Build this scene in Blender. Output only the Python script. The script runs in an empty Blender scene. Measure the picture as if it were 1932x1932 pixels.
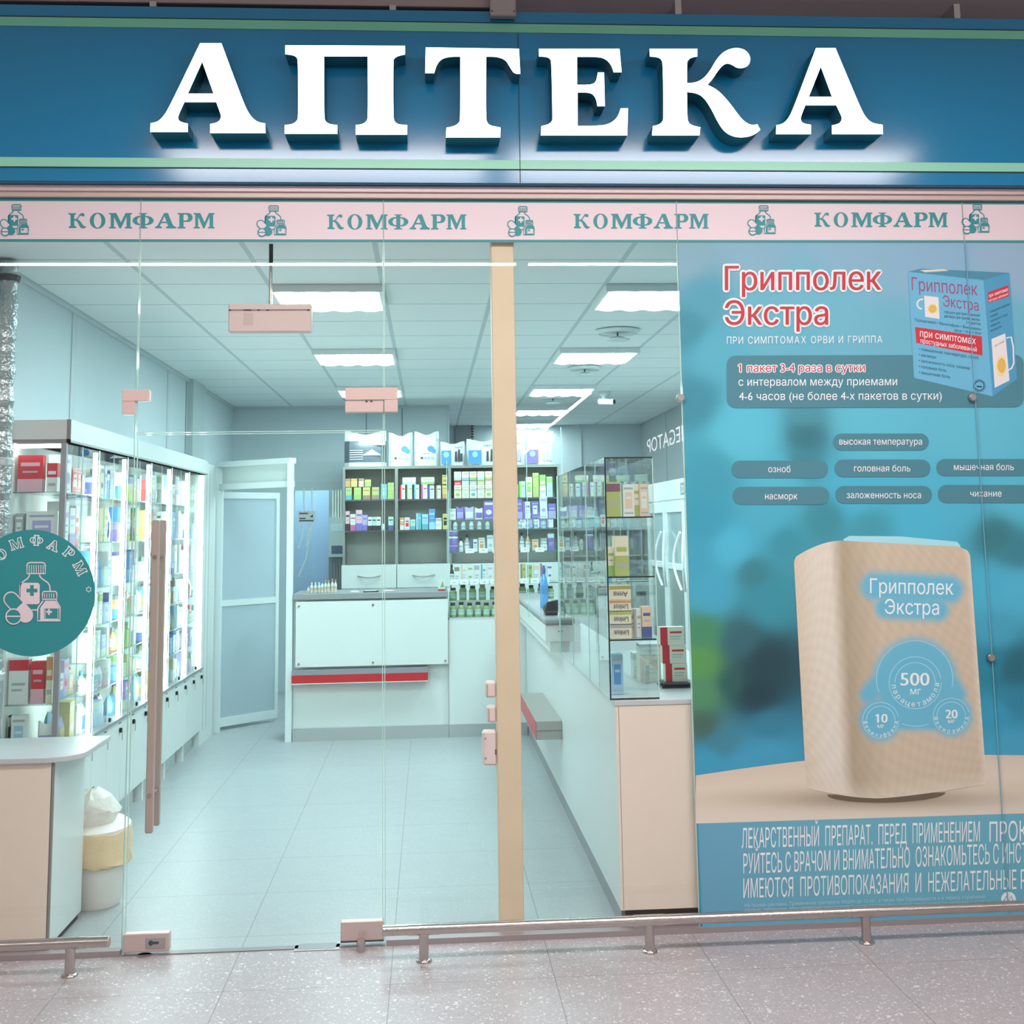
import bpy, math, random
from mathutils import Vector, Matrix
from mathutils.geometry import delaunay_2d_cdt
R = random.Random(7)
scene = bpy.context.scene
COL = scene.collection

# ------------------------------------------------------------------ camera, world, lights, exposure
F, PPX, PPY = 2325.43, 977.15, 682.19
CAM = Vector((0.0, -5.2432, 1.6574))
RT = Vector((0.9973252, -0.0714047, -0.0156135))
FW = Vector((0.0728454, 0.9885454, 0.1321801))
UP = Vector((0.0059964, -0.1329639, 0.9911027))
cd = bpy.data.cameras.new('camera')
cam = bpy.data.objects.new('camera', cd); COL.objects.link(cam)
cd.sensor_width = 36.0; cd.lens = F / 1932 * 36.0
cd.shift_x = (966 - PPX) / 1932; cd.shift_y = -(966 - PPY) / 1932
cd.clip_start = 0.05; cd.clip_end = 200
m = Matrix.Identity(4)
for i in range(3):
    m[i][0] = RT[i]; m[i][1] = UP[i]; m[i][2] = -FW[i]; m[i][3] = CAM[i]
cam.matrix_world = m
scene.camera = cam

def lin(h):
    h = h.lstrip('#'); o = []
    for i in (0, 2, 4):
        c = int(h[i:i + 2], 16) / 255
        o.append(c / 12.92 if c <= 0.04045 else ((c + 0.055) / 1.055) ** 2.4)
    return o

w = bpy.data.worlds.new('mall_air'); scene.world = w; w.use_nodes = True
w.node_tree.nodes['Background'].inputs[0].default_value = (1.0, 0.93, 0.92, 1)
w.node_tree.nodes['Background'].inputs[1].default_value = 0.36
LAMP_SHOP = 35.0       # ceiling light panels
LAMP_LED = 24.0        # showcase light strips
LAMP_MALL = 17.0      # linear mall lamps
LETTER = 3.0          # lit sign letters
scene.view_settings.view_transform = 'Standard'
scene.view_settings.look = 'None'
scene.view_settings.gamma = 1.0
scene.view_settings.use_curve_mapping = False
scene.view_settings.exposure = 0.0

# ------------------------------------------------------------------ helpers
def at(px, py, X=None, Y=None, Z=None):
    """point of a real plane (X, Y or Z constant) that the photograph shows at (px, py)"""
    d = RT * ((px - PPX) / F) + FW - UP * ((py - PPY) / F)
    if X is not None: t = (X - CAM.x) / d.x
    elif Y is not None: t = (Y - CAM.y) / d.y
    else: t = (Z - CAM.z) / d.z
    return CAM + d * t

MATS = {}
def mat(name, col, rough=0.5, metal=0.0, emit=0.0, ecol=None, spec=0.5, var=0.0, scale=20.0, bump=0.0, coat=0.0):
    if name in MATS: return MATS[name]
    c = lin(col) if isinstance(col, str) else list(col)
    ma = bpy.data.materials.new(name); ma.use_nodes = True
    nt = ma.node_tree; b = nt.nodes['Principled BSDF']
    b.inputs['Base Color'].default_value = (*c, 1); b.inputs['Roughness'].default_value = rough
    b.inputs['Metallic'].default_value = metal; b.inputs['Specular IOR Level'].default_value = spec
    b.inputs['Coat Weight'].default_value = coat
    if emit:
        b.inputs['Emission Color'].default_value = (*(ecol or c), 1); b.inputs['Emission Strength'].default_value = emit
    if var or bump:
        tc = nt.nodes.new('ShaderNodeTexCoord'); n = nt.nodes.new('ShaderNodeTexNoise')
        n.inputs['Scale'].default_value = scale; nt.links.new(tc.outputs['Object'], n.inputs['Vector'])
        if var:
            mx = nt.nodes.new('ShaderNodeMix'); mx.data_type = 'RGBA'
            mx.inputs['A'].default_value = (*[v * (1 - var) for v in c], 1)
            mx.inputs['B'].default_value = (*[min(1, v * (1 + var)) for v in c], 1)
            nt.links.new(n.outputs['Fac'], mx.inputs['Factor']); nt.links.new(mx.outputs['Result'], b.inputs['Base Color'])
        if bump:
            bp = nt.nodes.new('ShaderNodeBump'); bp.inputs['Strength'].default_value = bump
            bp.inputs['Distance'].default_value = 0.01
            nt.links.new(n.outputs['Fac'], bp.inputs['Height']); nt.links.new(bp.outputs['Normal'], b.inputs['Normal'])
    MATS[name] = ma
    return ma

def glass(name, tint, f0=0.05):
    """thin clear sheet: passes light, mirrors a little, more at a slant, the same from both sides"""
    ma = bpy.data.materials.new(name); ma.use_nodes = True; nt = ma.node_tree; nt.nodes.clear(); N = nt.nodes.new; lk = nt.links.new
    o = N('ShaderNodeOutputMaterial'); mx = N('ShaderNodeMixShader'); t = N('ShaderNodeBsdfTransparent'); g = N('ShaderNodeBsdfGlossy')
    t.inputs['Color'].default_value = (*tint, 1); g.inputs['Roughness'].default_value = 0.0
    ge = N('ShaderNodeNewGeometry'); d = N('ShaderNodeVectorMath'); d.operation = 'DOT_PRODUCT'
    lk(ge.outputs['Normal'], d.inputs[0]); lk(ge.outputs['Incoming'], d.inputs[1])
    def mth(op, a, b):
        n = N('ShaderNodeMath'); n.operation = op
        for k, v in enumerate((a, b)):
            if v is None: continue
            if isinstance(v, float): n.inputs[k].default_value = v
            else: lk(v, n.inputs[k])
        return n.outputs[0]
    a = mth('ABSOLUTE', d.outputs['Value'], None); p = mth('POWER', mth('SUBTRACT', 1.0, a), 5.0)
    f = mth('ADD', mth('MULTIPLY', p, 1.0 - f0), f0)
    lk(f, mx.inputs[0]); lk(t.outputs[0], mx.inputs[1]); lk(g.outputs[0], mx.inputs[2]); lk(mx.outputs[0], o.inputs['Surface'])
    MATS[name] = ma
    return ma

def vcmat(name, rough=0.6, fabric=False):
    ma = bpy.data.materials.new(name); ma.use_nodes = True; nt = ma.node_tree; b = nt.nodes['Principled BSDF']
    a = nt.nodes.new('ShaderNodeAttribute'); a.attribute_name = 'ink'
    b.inputs['Roughness'].default_value = rough; b.inputs['Specular IOR Level'].default_value = 0.3
    nt.links.new(a.outputs['Color'], b.inputs['Base Color'])
    MATS[name] = ma
    return ma

class MB:
    """collects shapes, then links them as ONE mesh object"""
    def __init__(s): s.v = []; s.f = []; s.mi = []; s.mats = []; s.vc = {}
    def m(s, ma):
        if ma not in s.mats: s.mats.append(ma)
        return s.mats.index(ma)
    def add(s, vs, fs, ma):
        b = len(s.v); k = s.m(ma); s.v += [tuple(v) for v in vs]
        for f in fs: s.f.append(tuple(i + b for i in f)); s.mi.append(k)
        return b
    def box(s, x0, x1, y0, y1, z0, z1, ma, c=0.0):
        if c <= 0:
            vs = [(x, y, z) for z in (z0, z1) for y in (y0, y1) for x in (x0, x1)]
            s.add(vs, [(0, 2, 3, 1), (4, 5, 7, 6), (0, 1, 5, 4), (2, 6, 7, 3), (0, 4, 6, 2), (1, 3, 7, 5)], ma)
        else:
            vs = []; n = 0
            for (sz, z) in ((-1, z0), (1, z1)):
                for (sy, y) in ((-1, y0), (1, y1)):
                    for (sx, x) in ((-1, x0), (1, x1)):
                        vs += [(x, y - sy * c, z - sz * c), (x - sx * c, y, z - sz * c), (x - sx * c, y - sy * c, z)]
            I = lambda a, k: a * 3 + k
            fs = [[I(0, 0), I(4, 0), I(6, 0), I(2, 0)], [I(1, 0), I(3, 0), I(7, 0), I(5, 0)],
                  [I(0, 1), I(1, 1), I(5, 1), I(4, 1)], [I(2, 1), I(6, 1), I(7, 1), I(3, 1)],
                  [I(0, 2), I(2, 2), I(3, 2), I(1, 2)], [I(4, 2), I(5, 2), I(7, 2), I(6, 2)]]
            for a, b in ((0, 1), (2, 3), (4, 5), (6, 7)): fs.append([I(a, 1), I(a, 2), I(b, 2), I(b, 1)])
            for a, b in ((0, 2), (1, 3), (4, 6), (5, 7)): fs.append([I(a, 0), I(a, 2), I(b, 2), I(b, 0)])
            for a, b in ((0, 4), (1, 5), (2, 6), (3, 7)): fs.append([I(a, 0), I(a, 1), I(b, 1), I(b, 0)])
            for a in range(8): fs.append([I(a, 0), I(a, 1), I(a, 2)])
            s.add(vs, fs, ma)
        return s
    def quad(s, pts, ma): s.add(pts, [tuple(range(len(pts)))], ma); return s
    def tube(s, p0, p1, r, ma, n=12, r1=None, caps=True):
        p0, p1 = Vector(p0), Vector(p1); d = (p1 - p0).normalized()
        a = d.orthogonal().normalized(); b = d.cross(a); r1 = r if r1 is None else r1; vs = []
        for p, rr in ((p0, r), (p1, r1)):
            for i in range(n):
                t = 2 * math.pi * i / n; vs.append(p + a * (rr * math.cos(t)) + b * (rr * math.sin(t)))
        fs = [(i, (i + 1) % n, n + (i + 1) % n, n + i) for i in range(n)]
        if caps: fs += [tuple(range(n))[::-1], tuple(range(n, 2 * n))]
        s.add(vs, fs, ma); return s
    def path(s, pts, r, ma, n=8):
        for a, b in zip(pts[:-1], pts[1:]): s.tube(a, b, r, ma, n)
        return s
    def lathe(s, prof, ma, c=(0, 0, 0), n=16):
        vs = []; k = len(prof)
        for i in range(n):
            t = 2 * math.pi * i / n
            for r, z in prof: vs.append((c[0] + r * math.cos(t), c[1] + r * math.sin(t), c[2] + z))
        fs = []
        for i in range(n):
            j = (i + 1) % n
            for q in range(k - 1): fs.append((i * k + q, j * k + q, j * k + q + 1, i * k + q + 1))
        fs += [tuple(i * k for i in range(n))[::-1], tuple(i * k + k - 1 for i in range(n))]
        s.add(vs, fs, ma); return s
    def build(s, name, parent=None, smooth=False, bevel=0.0):
        me = bpy.data.meshes.new(name); me.from_pydata(s.v, [], s.f)
        for ma in s.mats: me.materials.append(ma)
        me.polygons.foreach_set('material_index', s.mi)
        if s.vc:
            at_ = me.attributes.new('ink', 'FLOAT_COLOR', 'POINT')
            buf = []
            for i in range(len(s.v)): buf += list(s.vc.get(i, (0.5, 0.5, 0.5))) + [1.0]
            at_.data.foreach_set('color', buf)
        if smooth:
            me.polygons.foreach_set('use_smooth', [True] * len(me.polygons))
        me.update()
        o = bpy.data.objects.new(name, me); COL.objects.link(o)
        if parent: o.parent = parent
        if smooth and not s.vc:
            md = o.modifiers.new('edges', 'EDGE_SPLIT'); md.split_angle = math.radians(40)
        if bevel:
            bv = o.modifiers.new('bevel', 'BEVEL'); bv.width = bevel; bv.segments = 2; bv.limit_method = 'ANGLE'
        return o

def tag(o, label, cat, group=None):
    o['label'] = label; o['category'] = cat
    if group: o['group'] = group
    return o
def empty(name, loc=(0, 0, 0), rz=0.0):
    o = bpy.data.objects.new(name, None); COL.objects.link(o); o.location = loc; o.rotation_euler = (0, 0, rz)
    o.empty_display_size = 0.1
    return o
def struct(o): o['kind'] = 'structure'; return o

TXT = {}
def text_shape(s):
    """letters as flat triangles: (points, faces, x0, x1), cap height 1, baseline 0; overlapping stroke contours are merged"""
    if s in TXT: return TXT[s]
    cu = bpy.data.curves.new('t', 'FONT'); cu.body = s; cu.size = 1.0
    o = bpy.data.objects.new('t', cu); COL.objects.link(o)
    dg = bpy.context.evaluated_depsgraph_get(); dg.update()
    c2 = o.to_curve(dg); chars = {}
    for sp in c2.splines:
        if sp.type != 'BEZIER': continue
        L = []; n = len(sp.bezier_points)
        for i in range(n):
            a, b = sp.bezier_points[i], sp.bezier_points[(i + 1) % n]
            p0, p1, p2, p3 = a.co, a.handle_right, b.handle_left, b.co
            st = ((p1 - p0).cross(p3 - p0)).length < 1e-5 and ((p2 - p0).cross(p3 - p0)).length < 1e-5
            for k in range(1 if st else 4):
                t = k / 4; u = 1 - t; q = p0 * u ** 3 + p1 * 3 * u * u * t + p2 * 3 * u * t * t + p3 * t ** 3
                if not L or (abs(L[-1][0] - q.x) + abs(L[-1][1] - q.y)) > 1e-5: L.append((q.x, q.y))
        if len(L) > 2: chars.setdefault(sp.character_index, []).append(L)
        if s[sp.character_index] == '1' and len(L) == 4:      # the plain bar of a one gets its flag
            xa, yb = min(p[0] for p in L), max(p[1] for p in L); chars[sp.character_index].append([(xa + .04, yb), (xa - .13, yb - .085), (xa - .13, yb - .17), (xa + .04, yb - .085)])
    o.to_curve_clear(); bpy.data.objects.remove(o); bpy.data.curves.remove(cu)
    def winding(x, y, loops):
        w_ = 0
        for L in loops:
            for i in range(len(L)):
                (x0, y0), (x1, y1) = L[i - 1], L[i]
                if (y0 <= y) != (y1 <= y):
                    xx = x0 + (x1 - x0) * (y - y0) / (y1 - y0)
                    if xx > x: w_ += 1 if y1 > y0 else -1
        return w_
    cap = 0.727; vs = []; fs = []
    for loops in chars.values():
        pv, pe = [], []
        for L in loops:
            b = len(pv); pv += [Vector(p) for p in L]; pe += [(b + i, b + (i + 1) % len(L)) for i in range(len(L))]
        ov, oe, of, _, _, _ = delaunay_2d_cdt(pv, pe, [], 0, 1e-6)
        b = len(vs); vs += [(v.x / cap, v.y / cap) for v in ov]
        for f in of:
            cx = sum(ov[i].x for i in f) / len(f); cy = sum(ov[i].y for i in f) / len(f)
            if winding(cx, cy, loops): fs.append(tuple(b + i for i in f))
    us = {i for f in fs for i in f}; xs = [vs[i][0] for i in us]
    TXT[s] = (vs, fs, min(xs), max(xs))
    return TXT[s]

def poly_shape(loops, extrude=0.0):
    """outlines with holes as a filled (and optionally thick) mesh: points, faces"""
    cu = bpy.data.curves.new('p', 'CURVE'); cu.dimensions = '2D'; cu.fill_mode = 'BOTH'; cu.extrude = extrude
    for L in loops:
        sp = cu.splines.new('POLY'); sp.points.add(len(L) - 1); sp.use_cyclic_u = True
        for p, q in zip(sp.points, L): p.co = (q[0], q[1], 0, 1)
    o = bpy.data.objects.new('p', cu); COL.objects.link(o)
    dg = bpy.context.evaluated_depsgraph_get(); dg.update()
    me = bpy.data.meshes.new_from_object(o.evaluated_get(dg))
    vs = [tuple(v.co) for v in me.vertices]; fs = [tuple(p.vertices) for p in me.polygons]
    bpy.data.objects.remove(o); bpy.data.curves.remove(cu); bpy.data.meshes.remove(me)
    return vs, fs

def smooth_loop(L, it=2):
    """round the gentle bends of an outline, keep its sharp corners"""
    for _ in range(it):
        out = []; n = len(L)
        for i in range(n):
            a, b, c = Vector(L[i - 1]), Vector(L[i]), Vector(L[(i + 1) % n])
            u, v = b - a, c - b
            ang = u.angle(v, 0) if u.length > 0 and v.length > 0 else 0
            if ang > math.radians(62): out.append(tuple(b))
            else: out += [tuple(b - u * 0.25), tuple(b + v * 0.25)]
        L = out
    return L

class Print:
    """flat print on a wall plane Y: shapes given where the photograph shows them"""
    def __init__(s, mb, Y, step=0.0004): s.mb = mb; s.Y = Y; s.step = step
    def P(s, p, k): 
        q = at(p[0], p[1], Y=s.Y); return (q.x, s.Y - s.step * k, q.z)
    def poly(s, pts, ma, k=1): s.mb.add([s.P(p, k) for p in pts], [tuple(range(len(pts)))], ma)
    def shape(s, loops, ma, k=1):
        vs, fs = poly_shape(loops); s.mb.add([s.P(v, k) for v in vs], fs, ma)
    def text(s, body, p0, p1, up, ma, k=2):
        vs, fs, x0, x1 = text_shape(body); p0, p1, up = Vector(p0), Vector(p1), Vector(up); out = []
        for x, y in vs:
            q = p0 + (p1 - p0) * ((x - x0) / (x1 - x0)) + up * y; out.append(s.P(q, k))
        s.mb.add(out, fs, ma)
    def halo(s, body, p0, p1, up, ma, wd, k=2):
        for i in range(8):
            a = i * math.pi / 4; d = Vector((wd * math.cos(a), wd * math.sin(a)))
            s.text(body, Vector(p0) + d, Vector(p1) + d, up, ma, k + i * 0.1)
    def stroke(s, pts, wd, ma, k=1, closed=False):
        pts = [Vector(p[:2]) for p in pts]; n = len(pts)
        L, Rr = [], []
        for i in range(n):
            a = pts[i - 1] if (closed or i > 0) else pts[i]; c = pts[(i + 1) % n] if (closed or i < n - 1) else pts[i]
            d = (c - a); d = d.normalized() if d.length > 0 else Vector((1, 0)); nn = Vector((-d.y, d.x)) * (wd / 2)
            L.append(pts[i] + nn); Rr.append(pts[i] - nn)
        vs = [s.P(p, k) for p in L] + [s.P(p, k) for p in Rr]
        fs = [(i, (i + 1) % n, n + (i + 1) % n, n + i) for i in range(n if closed else n - 1)]
        s.mb.add(vs, fs, ma)
    def rrect(s, x0, y0, x1, y1, r, ma, k=1, sk=0.0, taper=0.0):
        pts = []
        for cx, cy, a0 in ((x1 - r, y0 + r, -90), (x1 - r, y1 - r, 0), (x0 + r, y1 - r, 90), (x0 + r, y0 + r, 180)):
            for i in range(7):
                a = math.radians(a0 + i * 15); pts.append((cx + r * math.cos(a), cy + r * math.sin(a)))
        pts = [(x, y + sk * (x - x0)) for x, y in pts]
        s.poly(pts, ma, k)
def circle(cx, cy, r, n=32, a0=0, a1=360):
    m_ = n if a1 - a0 >= 360 else n + 1
    return [(cx + r * math.cos(math.radians(a0 + (a1 - a0) * i / n)), cy + r * math.sin(math.radians(a0 + (a1 - a0) * i / n))) for i in range(m_)]

# ------------------------------------------------------------------ materials
WHITE = mat('white_laminate', '#d8dfdc', 0.35, var=0.01)
WHITE2 = mat('white_paint', '#d9e0de', 0.5)
WARMLIT = mat('warm_lit_laminate', '#f1e0d0', 0.45, var=0.015)  # white laminate with the warm mall light mixed into its colour
GREYTOP = mat('grey_worktop', '#8e9294', 0.4, var=0.03)
PALETOP = mat('pale_worktop', '#c9ccce', 0.3, var=0.02)
WALLM = mat('shop_wall_panel', '#c8d6da', 0.55, var=0.02, scale=3)
WALLG = mat('grey_wall', '#b6bfc0', 0.6, var=0.02, scale=3)
ALU = mat('satin_aluminium', '#b9b4b2', 0.35, 0.8, var=0.04)
STEEL = mat('brushed_steel', '#c9bfba', 0.22, 1.0, var=0.05)
BRONZE = mat('handle_steel', '#b9a99e', 0.35, 0.3, var=0.05)
PINKM = mat('patch_fitting', '#d2bcb6', 0.35, 0.35, var=0.02)
DARK = mat('dark_rubber', '#191a1c', 0.5)
DGREY = mat('dark_grey', '#4b4d50', 0.5)
BROWN = mat('dark_plinth', '#3c302e', 0.6)
RED = mat('red_laminate', '#c0252b', 0.35)
GLASS = glass('clear_glass', (0.965, 0.985, 0.975), 0.05)
CGLASS = glass('case_glass', (0.96, 0.985, 0.975), 0.035)
EDGE = mat('glass_edge', '#bfe3d8', 0.1, spec=0.8)
DEDGE = mat('glass_dark_edge', '#1d2a2a', 0.15)
TEAL = mat('teal_film', '#2e9094', 0.5)
PINKF = mat('pink_film', '#e9d5da', 0.55)
INKW = mat('white_ink', '#f4f6f6', 0.5)
INKD = mat('dark_ink', '#27454e', 0.6)
# ------------------------------------------------------------------ setting: floor, walls, ceiling
def floor_mat(name, chips, ca, cb):
    ma = bpy.data.materials.new(name); ma.use_nodes = True; nt = ma.node_tree; b = nt.nodes['Principled BSDF']
    N = nt.nodes.new; lk = nt.links.new
    tc = N('ShaderNodeTexCoord'); sx = N('ShaderNodeSeparateXYZ'); lk(tc.outputs['Object'], sx.inputs[0])
    def joint(sock, off, size, wd):
        a = N('ShaderNodeMath'); a.operation = 'SUBTRACT'; lk(sock, a.inputs[0]); a.inputs[1].default_value = off
        d = N('ShaderNodeMath'); d.operation = 'DIVIDE'; lk(a.outputs[0], d.inputs[0]); d.inputs[1].default_value = size
        p = N('ShaderNodeMath'); p.operation = 'PINGPONG'; lk(d.outputs[0], p.inputs[0]); p.inputs[1].default_value = 0.5
        l = N('ShaderNodeMath'); l.operation = 'LESS_THAN'; lk(p.outputs[0], l.inputs[0]); l.inputs[1].default_value = wd / size
        return l.outputs[0]
    jx = joint(sx.outputs['X'], -0.757, 0.6055, 0.0016); jy = joint(sx.outputs['Y'], 0.776 - 0.6055 * 0, 0.6098, 0.0016)
    mxj = N('ShaderNodeMath'); mxj.operation = 'MAXIMUM'; lk(jx, mxj.inputs[0]); lk(jy, mxj.inputs[1])
    no = N('ShaderNodeTexNoise'); no.inputs['Scale'].default_value = 7; no.inputs['Detail'].default_value = 6; lk(tc.outputs['Object'], no.inputs['Vector'])
    base = N('ShaderNodeMix'); base.data_type = 'RGBA'
    base.inputs['A'].default_value = (*lin(ca), 1); base.inputs['B'].default_value = (*lin(cb), 1)
    lk(no.outputs['Fac'], base.inputs['Factor'])
    # chips
    dn = N('ShaderNodeTexNoise'); dn.inputs['Scale'].default_value = 60; lk(tc.outputs['Object'], dn.inputs['Vector'])
    ad = N('ShaderNodeVectorMath'); ad.operation = 'MULTIPLY_ADD'; lk(dn.outputs['Color'], ad.inputs[0]); ad.inputs[1].default_value = (.03, .03, .03); lk(tc.outputs['Object'], ad.inputs[2])
    cur = base.outputs['Result']
    for sc, th, col in chips:
        vo = N('ShaderNodeTexVoronoi'); vo.inputs['Scale'].default_value = sc; lk(ad.outputs[0], vo.inputs['Vector'])
        sp = N('ShaderNodeSeparateColor'); lk(vo.outputs['Color'], sp.inputs[0])
        g = N('ShaderNodeMath'); g.operation = 'GREATER_THAN'; lk(sp.outputs[0], g.inputs[0]); g.inputs[1].default_value = th
        e = N('ShaderNodeMath'); e.operation = 'LESS_THAN'; lk(vo.outputs['Distance'], e.inputs[0]); e.inputs[1].default_value = 0.36
        mu = N('ShaderNodeMath'); mu.operation = 'MULTIPLY'; lk(g.outputs[0], mu.inputs[0]); lk(e.outputs[0], mu.inputs[1])
        mx = N('ShaderNodeMix'); mx.data_type = 'RGBA'; lk(mu.outputs[0], mx.inputs['Factor']); lk(cur, mx.inputs['A']); mx.inputs['B'].default_value = (*lin(col), 1)
        cur = mx.outputs['Result']
    mj = N('ShaderNodeMix'); mj.data_type = 'RGBA'; lk(mxj.outputs[0], mj.inputs['Factor']); lk(cur, mj.inputs['A']); mj.inputs['B'].default_value = (*lin('#7d7879'), 1)
    lk(mj.outputs['Result'], b.inputs['Base Color']); b.inputs['Roughness'].default_value = 0.34
    b.inputs['Specular IOR Level'].default_value = 0.4
    return ma
FLOORM = floor_mat('mall_floor_tiles', ((95, 0.76, '#d9d2d3'), (60, 0.91, '#e0d9d9'), (110, 0.88, '#8e8688'), (180, 0.8, '#cfc7c8')), '#a59c9e', '#b2a8aa')
FLOORS = floor_mat('shop_floor_tiles', ((95, 0.8, '#bcbfc0'), (110, 0.88, '#a6a9aa'), (180, 0.8, '#bcbfc0')), '#a1a8aa', '#aab1b3')
struct(MB().box(-9, 9, -32, -.0, -0.1, 0, FLOORM).build('floor'))
struct(MB().box(-3.5, 4, 0, 10.75, -0.1, 0, FLOORS).build('floor_shop'))

def ceil_mat():
    ma = bpy.data.materials.new('ceiling_tiles'); ma.use_nodes = True; nt = ma.node_tree; b = nt.nodes['Principled BSDF']
    N = nt.nodes.new; lk = nt.links.new
    tc = N('ShaderNodeTexCoord'); sx = N('ShaderNodeSeparateXYZ'); lk(tc.outputs['Object'], sx.inputs[0])
    def joint(sock, off, size, wd):
        a = N('ShaderNodeMath'); a.operation = 'SUBTRACT'; lk(sock, a.inputs[0]); a.inputs[1].default_value = off
        d = N('ShaderNodeMath'); d.operation = 'DIVIDE'; lk(a.outputs[0], d.inputs[0]); d.inputs[1].default_value = size
        p = N('ShaderNodeMath'); p.operation = 'PINGPONG'; lk(d.outputs[0], p.inputs[0]); p.inputs[1].default_value = 0.5
        l = N('ShaderNodeMath'); l.operation = 'LESS_THAN'; lk(p.outputs[0], l.inputs[0]); l.inputs[1].default_value = wd / size
        return l.outputs[0]
    jx = joint(sx.outputs['X'], -1.4391, 0.6, 0.013); jy = joint(sx.outputs['Y'], 1.2537, 0.6, 0.005)
    c1 = N('ShaderNodeMix'); c1.data_type = 'RGBA'; c1.inputs['A'].default_value = (*lin('#eff4f3'), 1); c1.inputs['B'].default_value = (*lin('#98a3a4'), 1); lk(jy, c1.inputs['Factor'])
    c2 = N('ShaderNodeMix'); c2.data_type = 'RGBA'; lk(c1.outputs['Result'], c2.inputs['A']); c2.inputs['B'].default_value = (*lin('#cad5d6'), 1); lk(jx, c2.inputs['Factor'])
    lk(c2.outputs['Result'], b.inputs['Base Color']); b.inputs['Roughness'].default_value = 0.8
    return ma
HC = 2.9485
struct(MB().box(-2.1, 2.82, 0.04, 10.75, HC, HC + 0.12, ceil_mat()).build('ceiling'))
wl = MB(); wl.box(-2.15, -2.05, 0.02, 10.75, 0, HC, WALLM); struct(wl.build('wall_left'))
struct(MB().box(2.76, 2.86, 0.02, 10.75, 0, HC, WALLG).build('wall_right'))
struct(MB().box(-2.15, 2.86, 10.62, 10.75, 0, HC, WALLM).build('wall_back'))
# partition with a doorway behind the counters
pw = MB(); pw.box(-2.05, -1.41, 7.9, 8.0, 0, HC, WALLM); pw.box(-1.41, -0.83, 7.9, 8.0, 2.07, HC, WALLM); pw.box(-0.83, 0.21, 7.9, 8.0, 0, HC, WALLM)
struct(pw.build('wall_partition'))
JM = mat('wall_joint_profile', '#c3cfd2', 0.5)
JD = mat('wall_joint_dark', '#6c7a80', 0.6)
def trim(n, *b, ma=JM): return struct(MB().box(*b, ma).build('trim_%d' % n))
trim(1, -2.05, -2.044, 1.95, 2.05, 2.23, HC)
trim(2, -2.05, -2.044, 4.58, 4.66, 2.23, HC)
trim(3, -2.05, -2.0, 5.40, 5.95, 0, HC, ma=mat('pilaster_panel', '#bccbcb', 0.5))
trim(4, -2.05, -2.047, 5.33, 5.35, 0, HC, ma=JD)
trim(5, -2.05, -2.035, 0.05, 7.9, HC - 0.03, HC - 0.001)
trim(6, -2.05, 0.21, 7.885, 7.899, HC - 0.03, HC - 0.001)
trim(7, 0.205, 0.225, 7.88, 8.01, 0, HC)
trim(8, -1.45, -0.83, 7.88, 7.899, 2.06, 2.15)
trim(9, -0.66, -0.652, 7.893, 7.899, 2.3, HC - .03, ma=JD)
trim(10, -0.28, -0.272, 7.893, 7.899, 2.3, HC - .03, ma=JD)
trim(11, 1.96, 1.975, 10.6, 10.619, 0, HC, ma=JM)
trim(12, 1.35, 1.356, 10.61, 10.619, 0, HC, ma=JD)
trim(13, 2.745, 2.76, 8.9, 8.915, 0, HC, ma=JM)
# inner room seen through the doorway
struct(MB().box(-2.05, -0.2, 9.2, 9.28, 0, HC, mat('utility_wall', '#9fb6cf', 0.55, var=0.03, scale=2)).build('wall_utility'))

# dark gap over the sign, steel channel with clips
struct(MB().box(-4.5, 5.5, 0.05, 0.15, 2.99, 4.7, mat('dark_header', '#766b70', 0.7, var=.05)).build('wall_header'))

NBW = mat('neighbour_wall', '#b8adab', .6, var=.03, scale=2)
struct(MB().box(-7, -2.16, .03, .13, 0, 3.06, NBW).build('wall_front_left'))
struct(MB().box(3.32, 7, .03, .13, 0, 3.06, NBW).build('wall_front_right'))
# ------------------------------------------------------------------ shopfront glass
def pane(n, x0, x1, z0, z1, ma=GLASS):
    mb = MB(); mb.quad([(x0 + .003, -.004, z0), (x1 - .003, -.004, z0), (x1 - .003, -.004, z1), (x0 + .003, -.004, z1)], ma)
    for xa in (x0 + .003, x1 - .003):
        mb.box(xa - .0015, xa + .0015, -.004, .006, z0, z1, EDGE)
    o = struct(mb.build('window_%d' % n)); return o
GT = 3.062
pane(1, -2.15, -1.219, 0.012, GT)
pane(2, -1.219, -0.188, 2.068, GT)
pane(3, -0.188, 1.0971, 0.012, GT)
pane(4, 1.0971, 2.3956, 0.012, GT)
pane(5, 2.3956, 3.3, 0.012, GT)
# floor channel of the glass
CH = mat('floor_channel', '#a59a9a', 0.45, 0.3)
for k, (a, b) in enumerate(((-2.15, -1.225), (-0.18, 3.31))):
    struct(MB().box(a, b, -.022, .022, 0, .022, CH).build('trim_%d' % (20 + k)))
tr_ = MB(); tr_.box(-1.216, -.191, -.005, .006, 2.0665, 2.0695, EDGE); struct(tr_.build('trim_23'))
struct(MB().box(-1.22, -.185, -.02, .02, 0.0, .004, mat('threshold', '#8f8a8a', .4, .5)).build('trim_22'))

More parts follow.
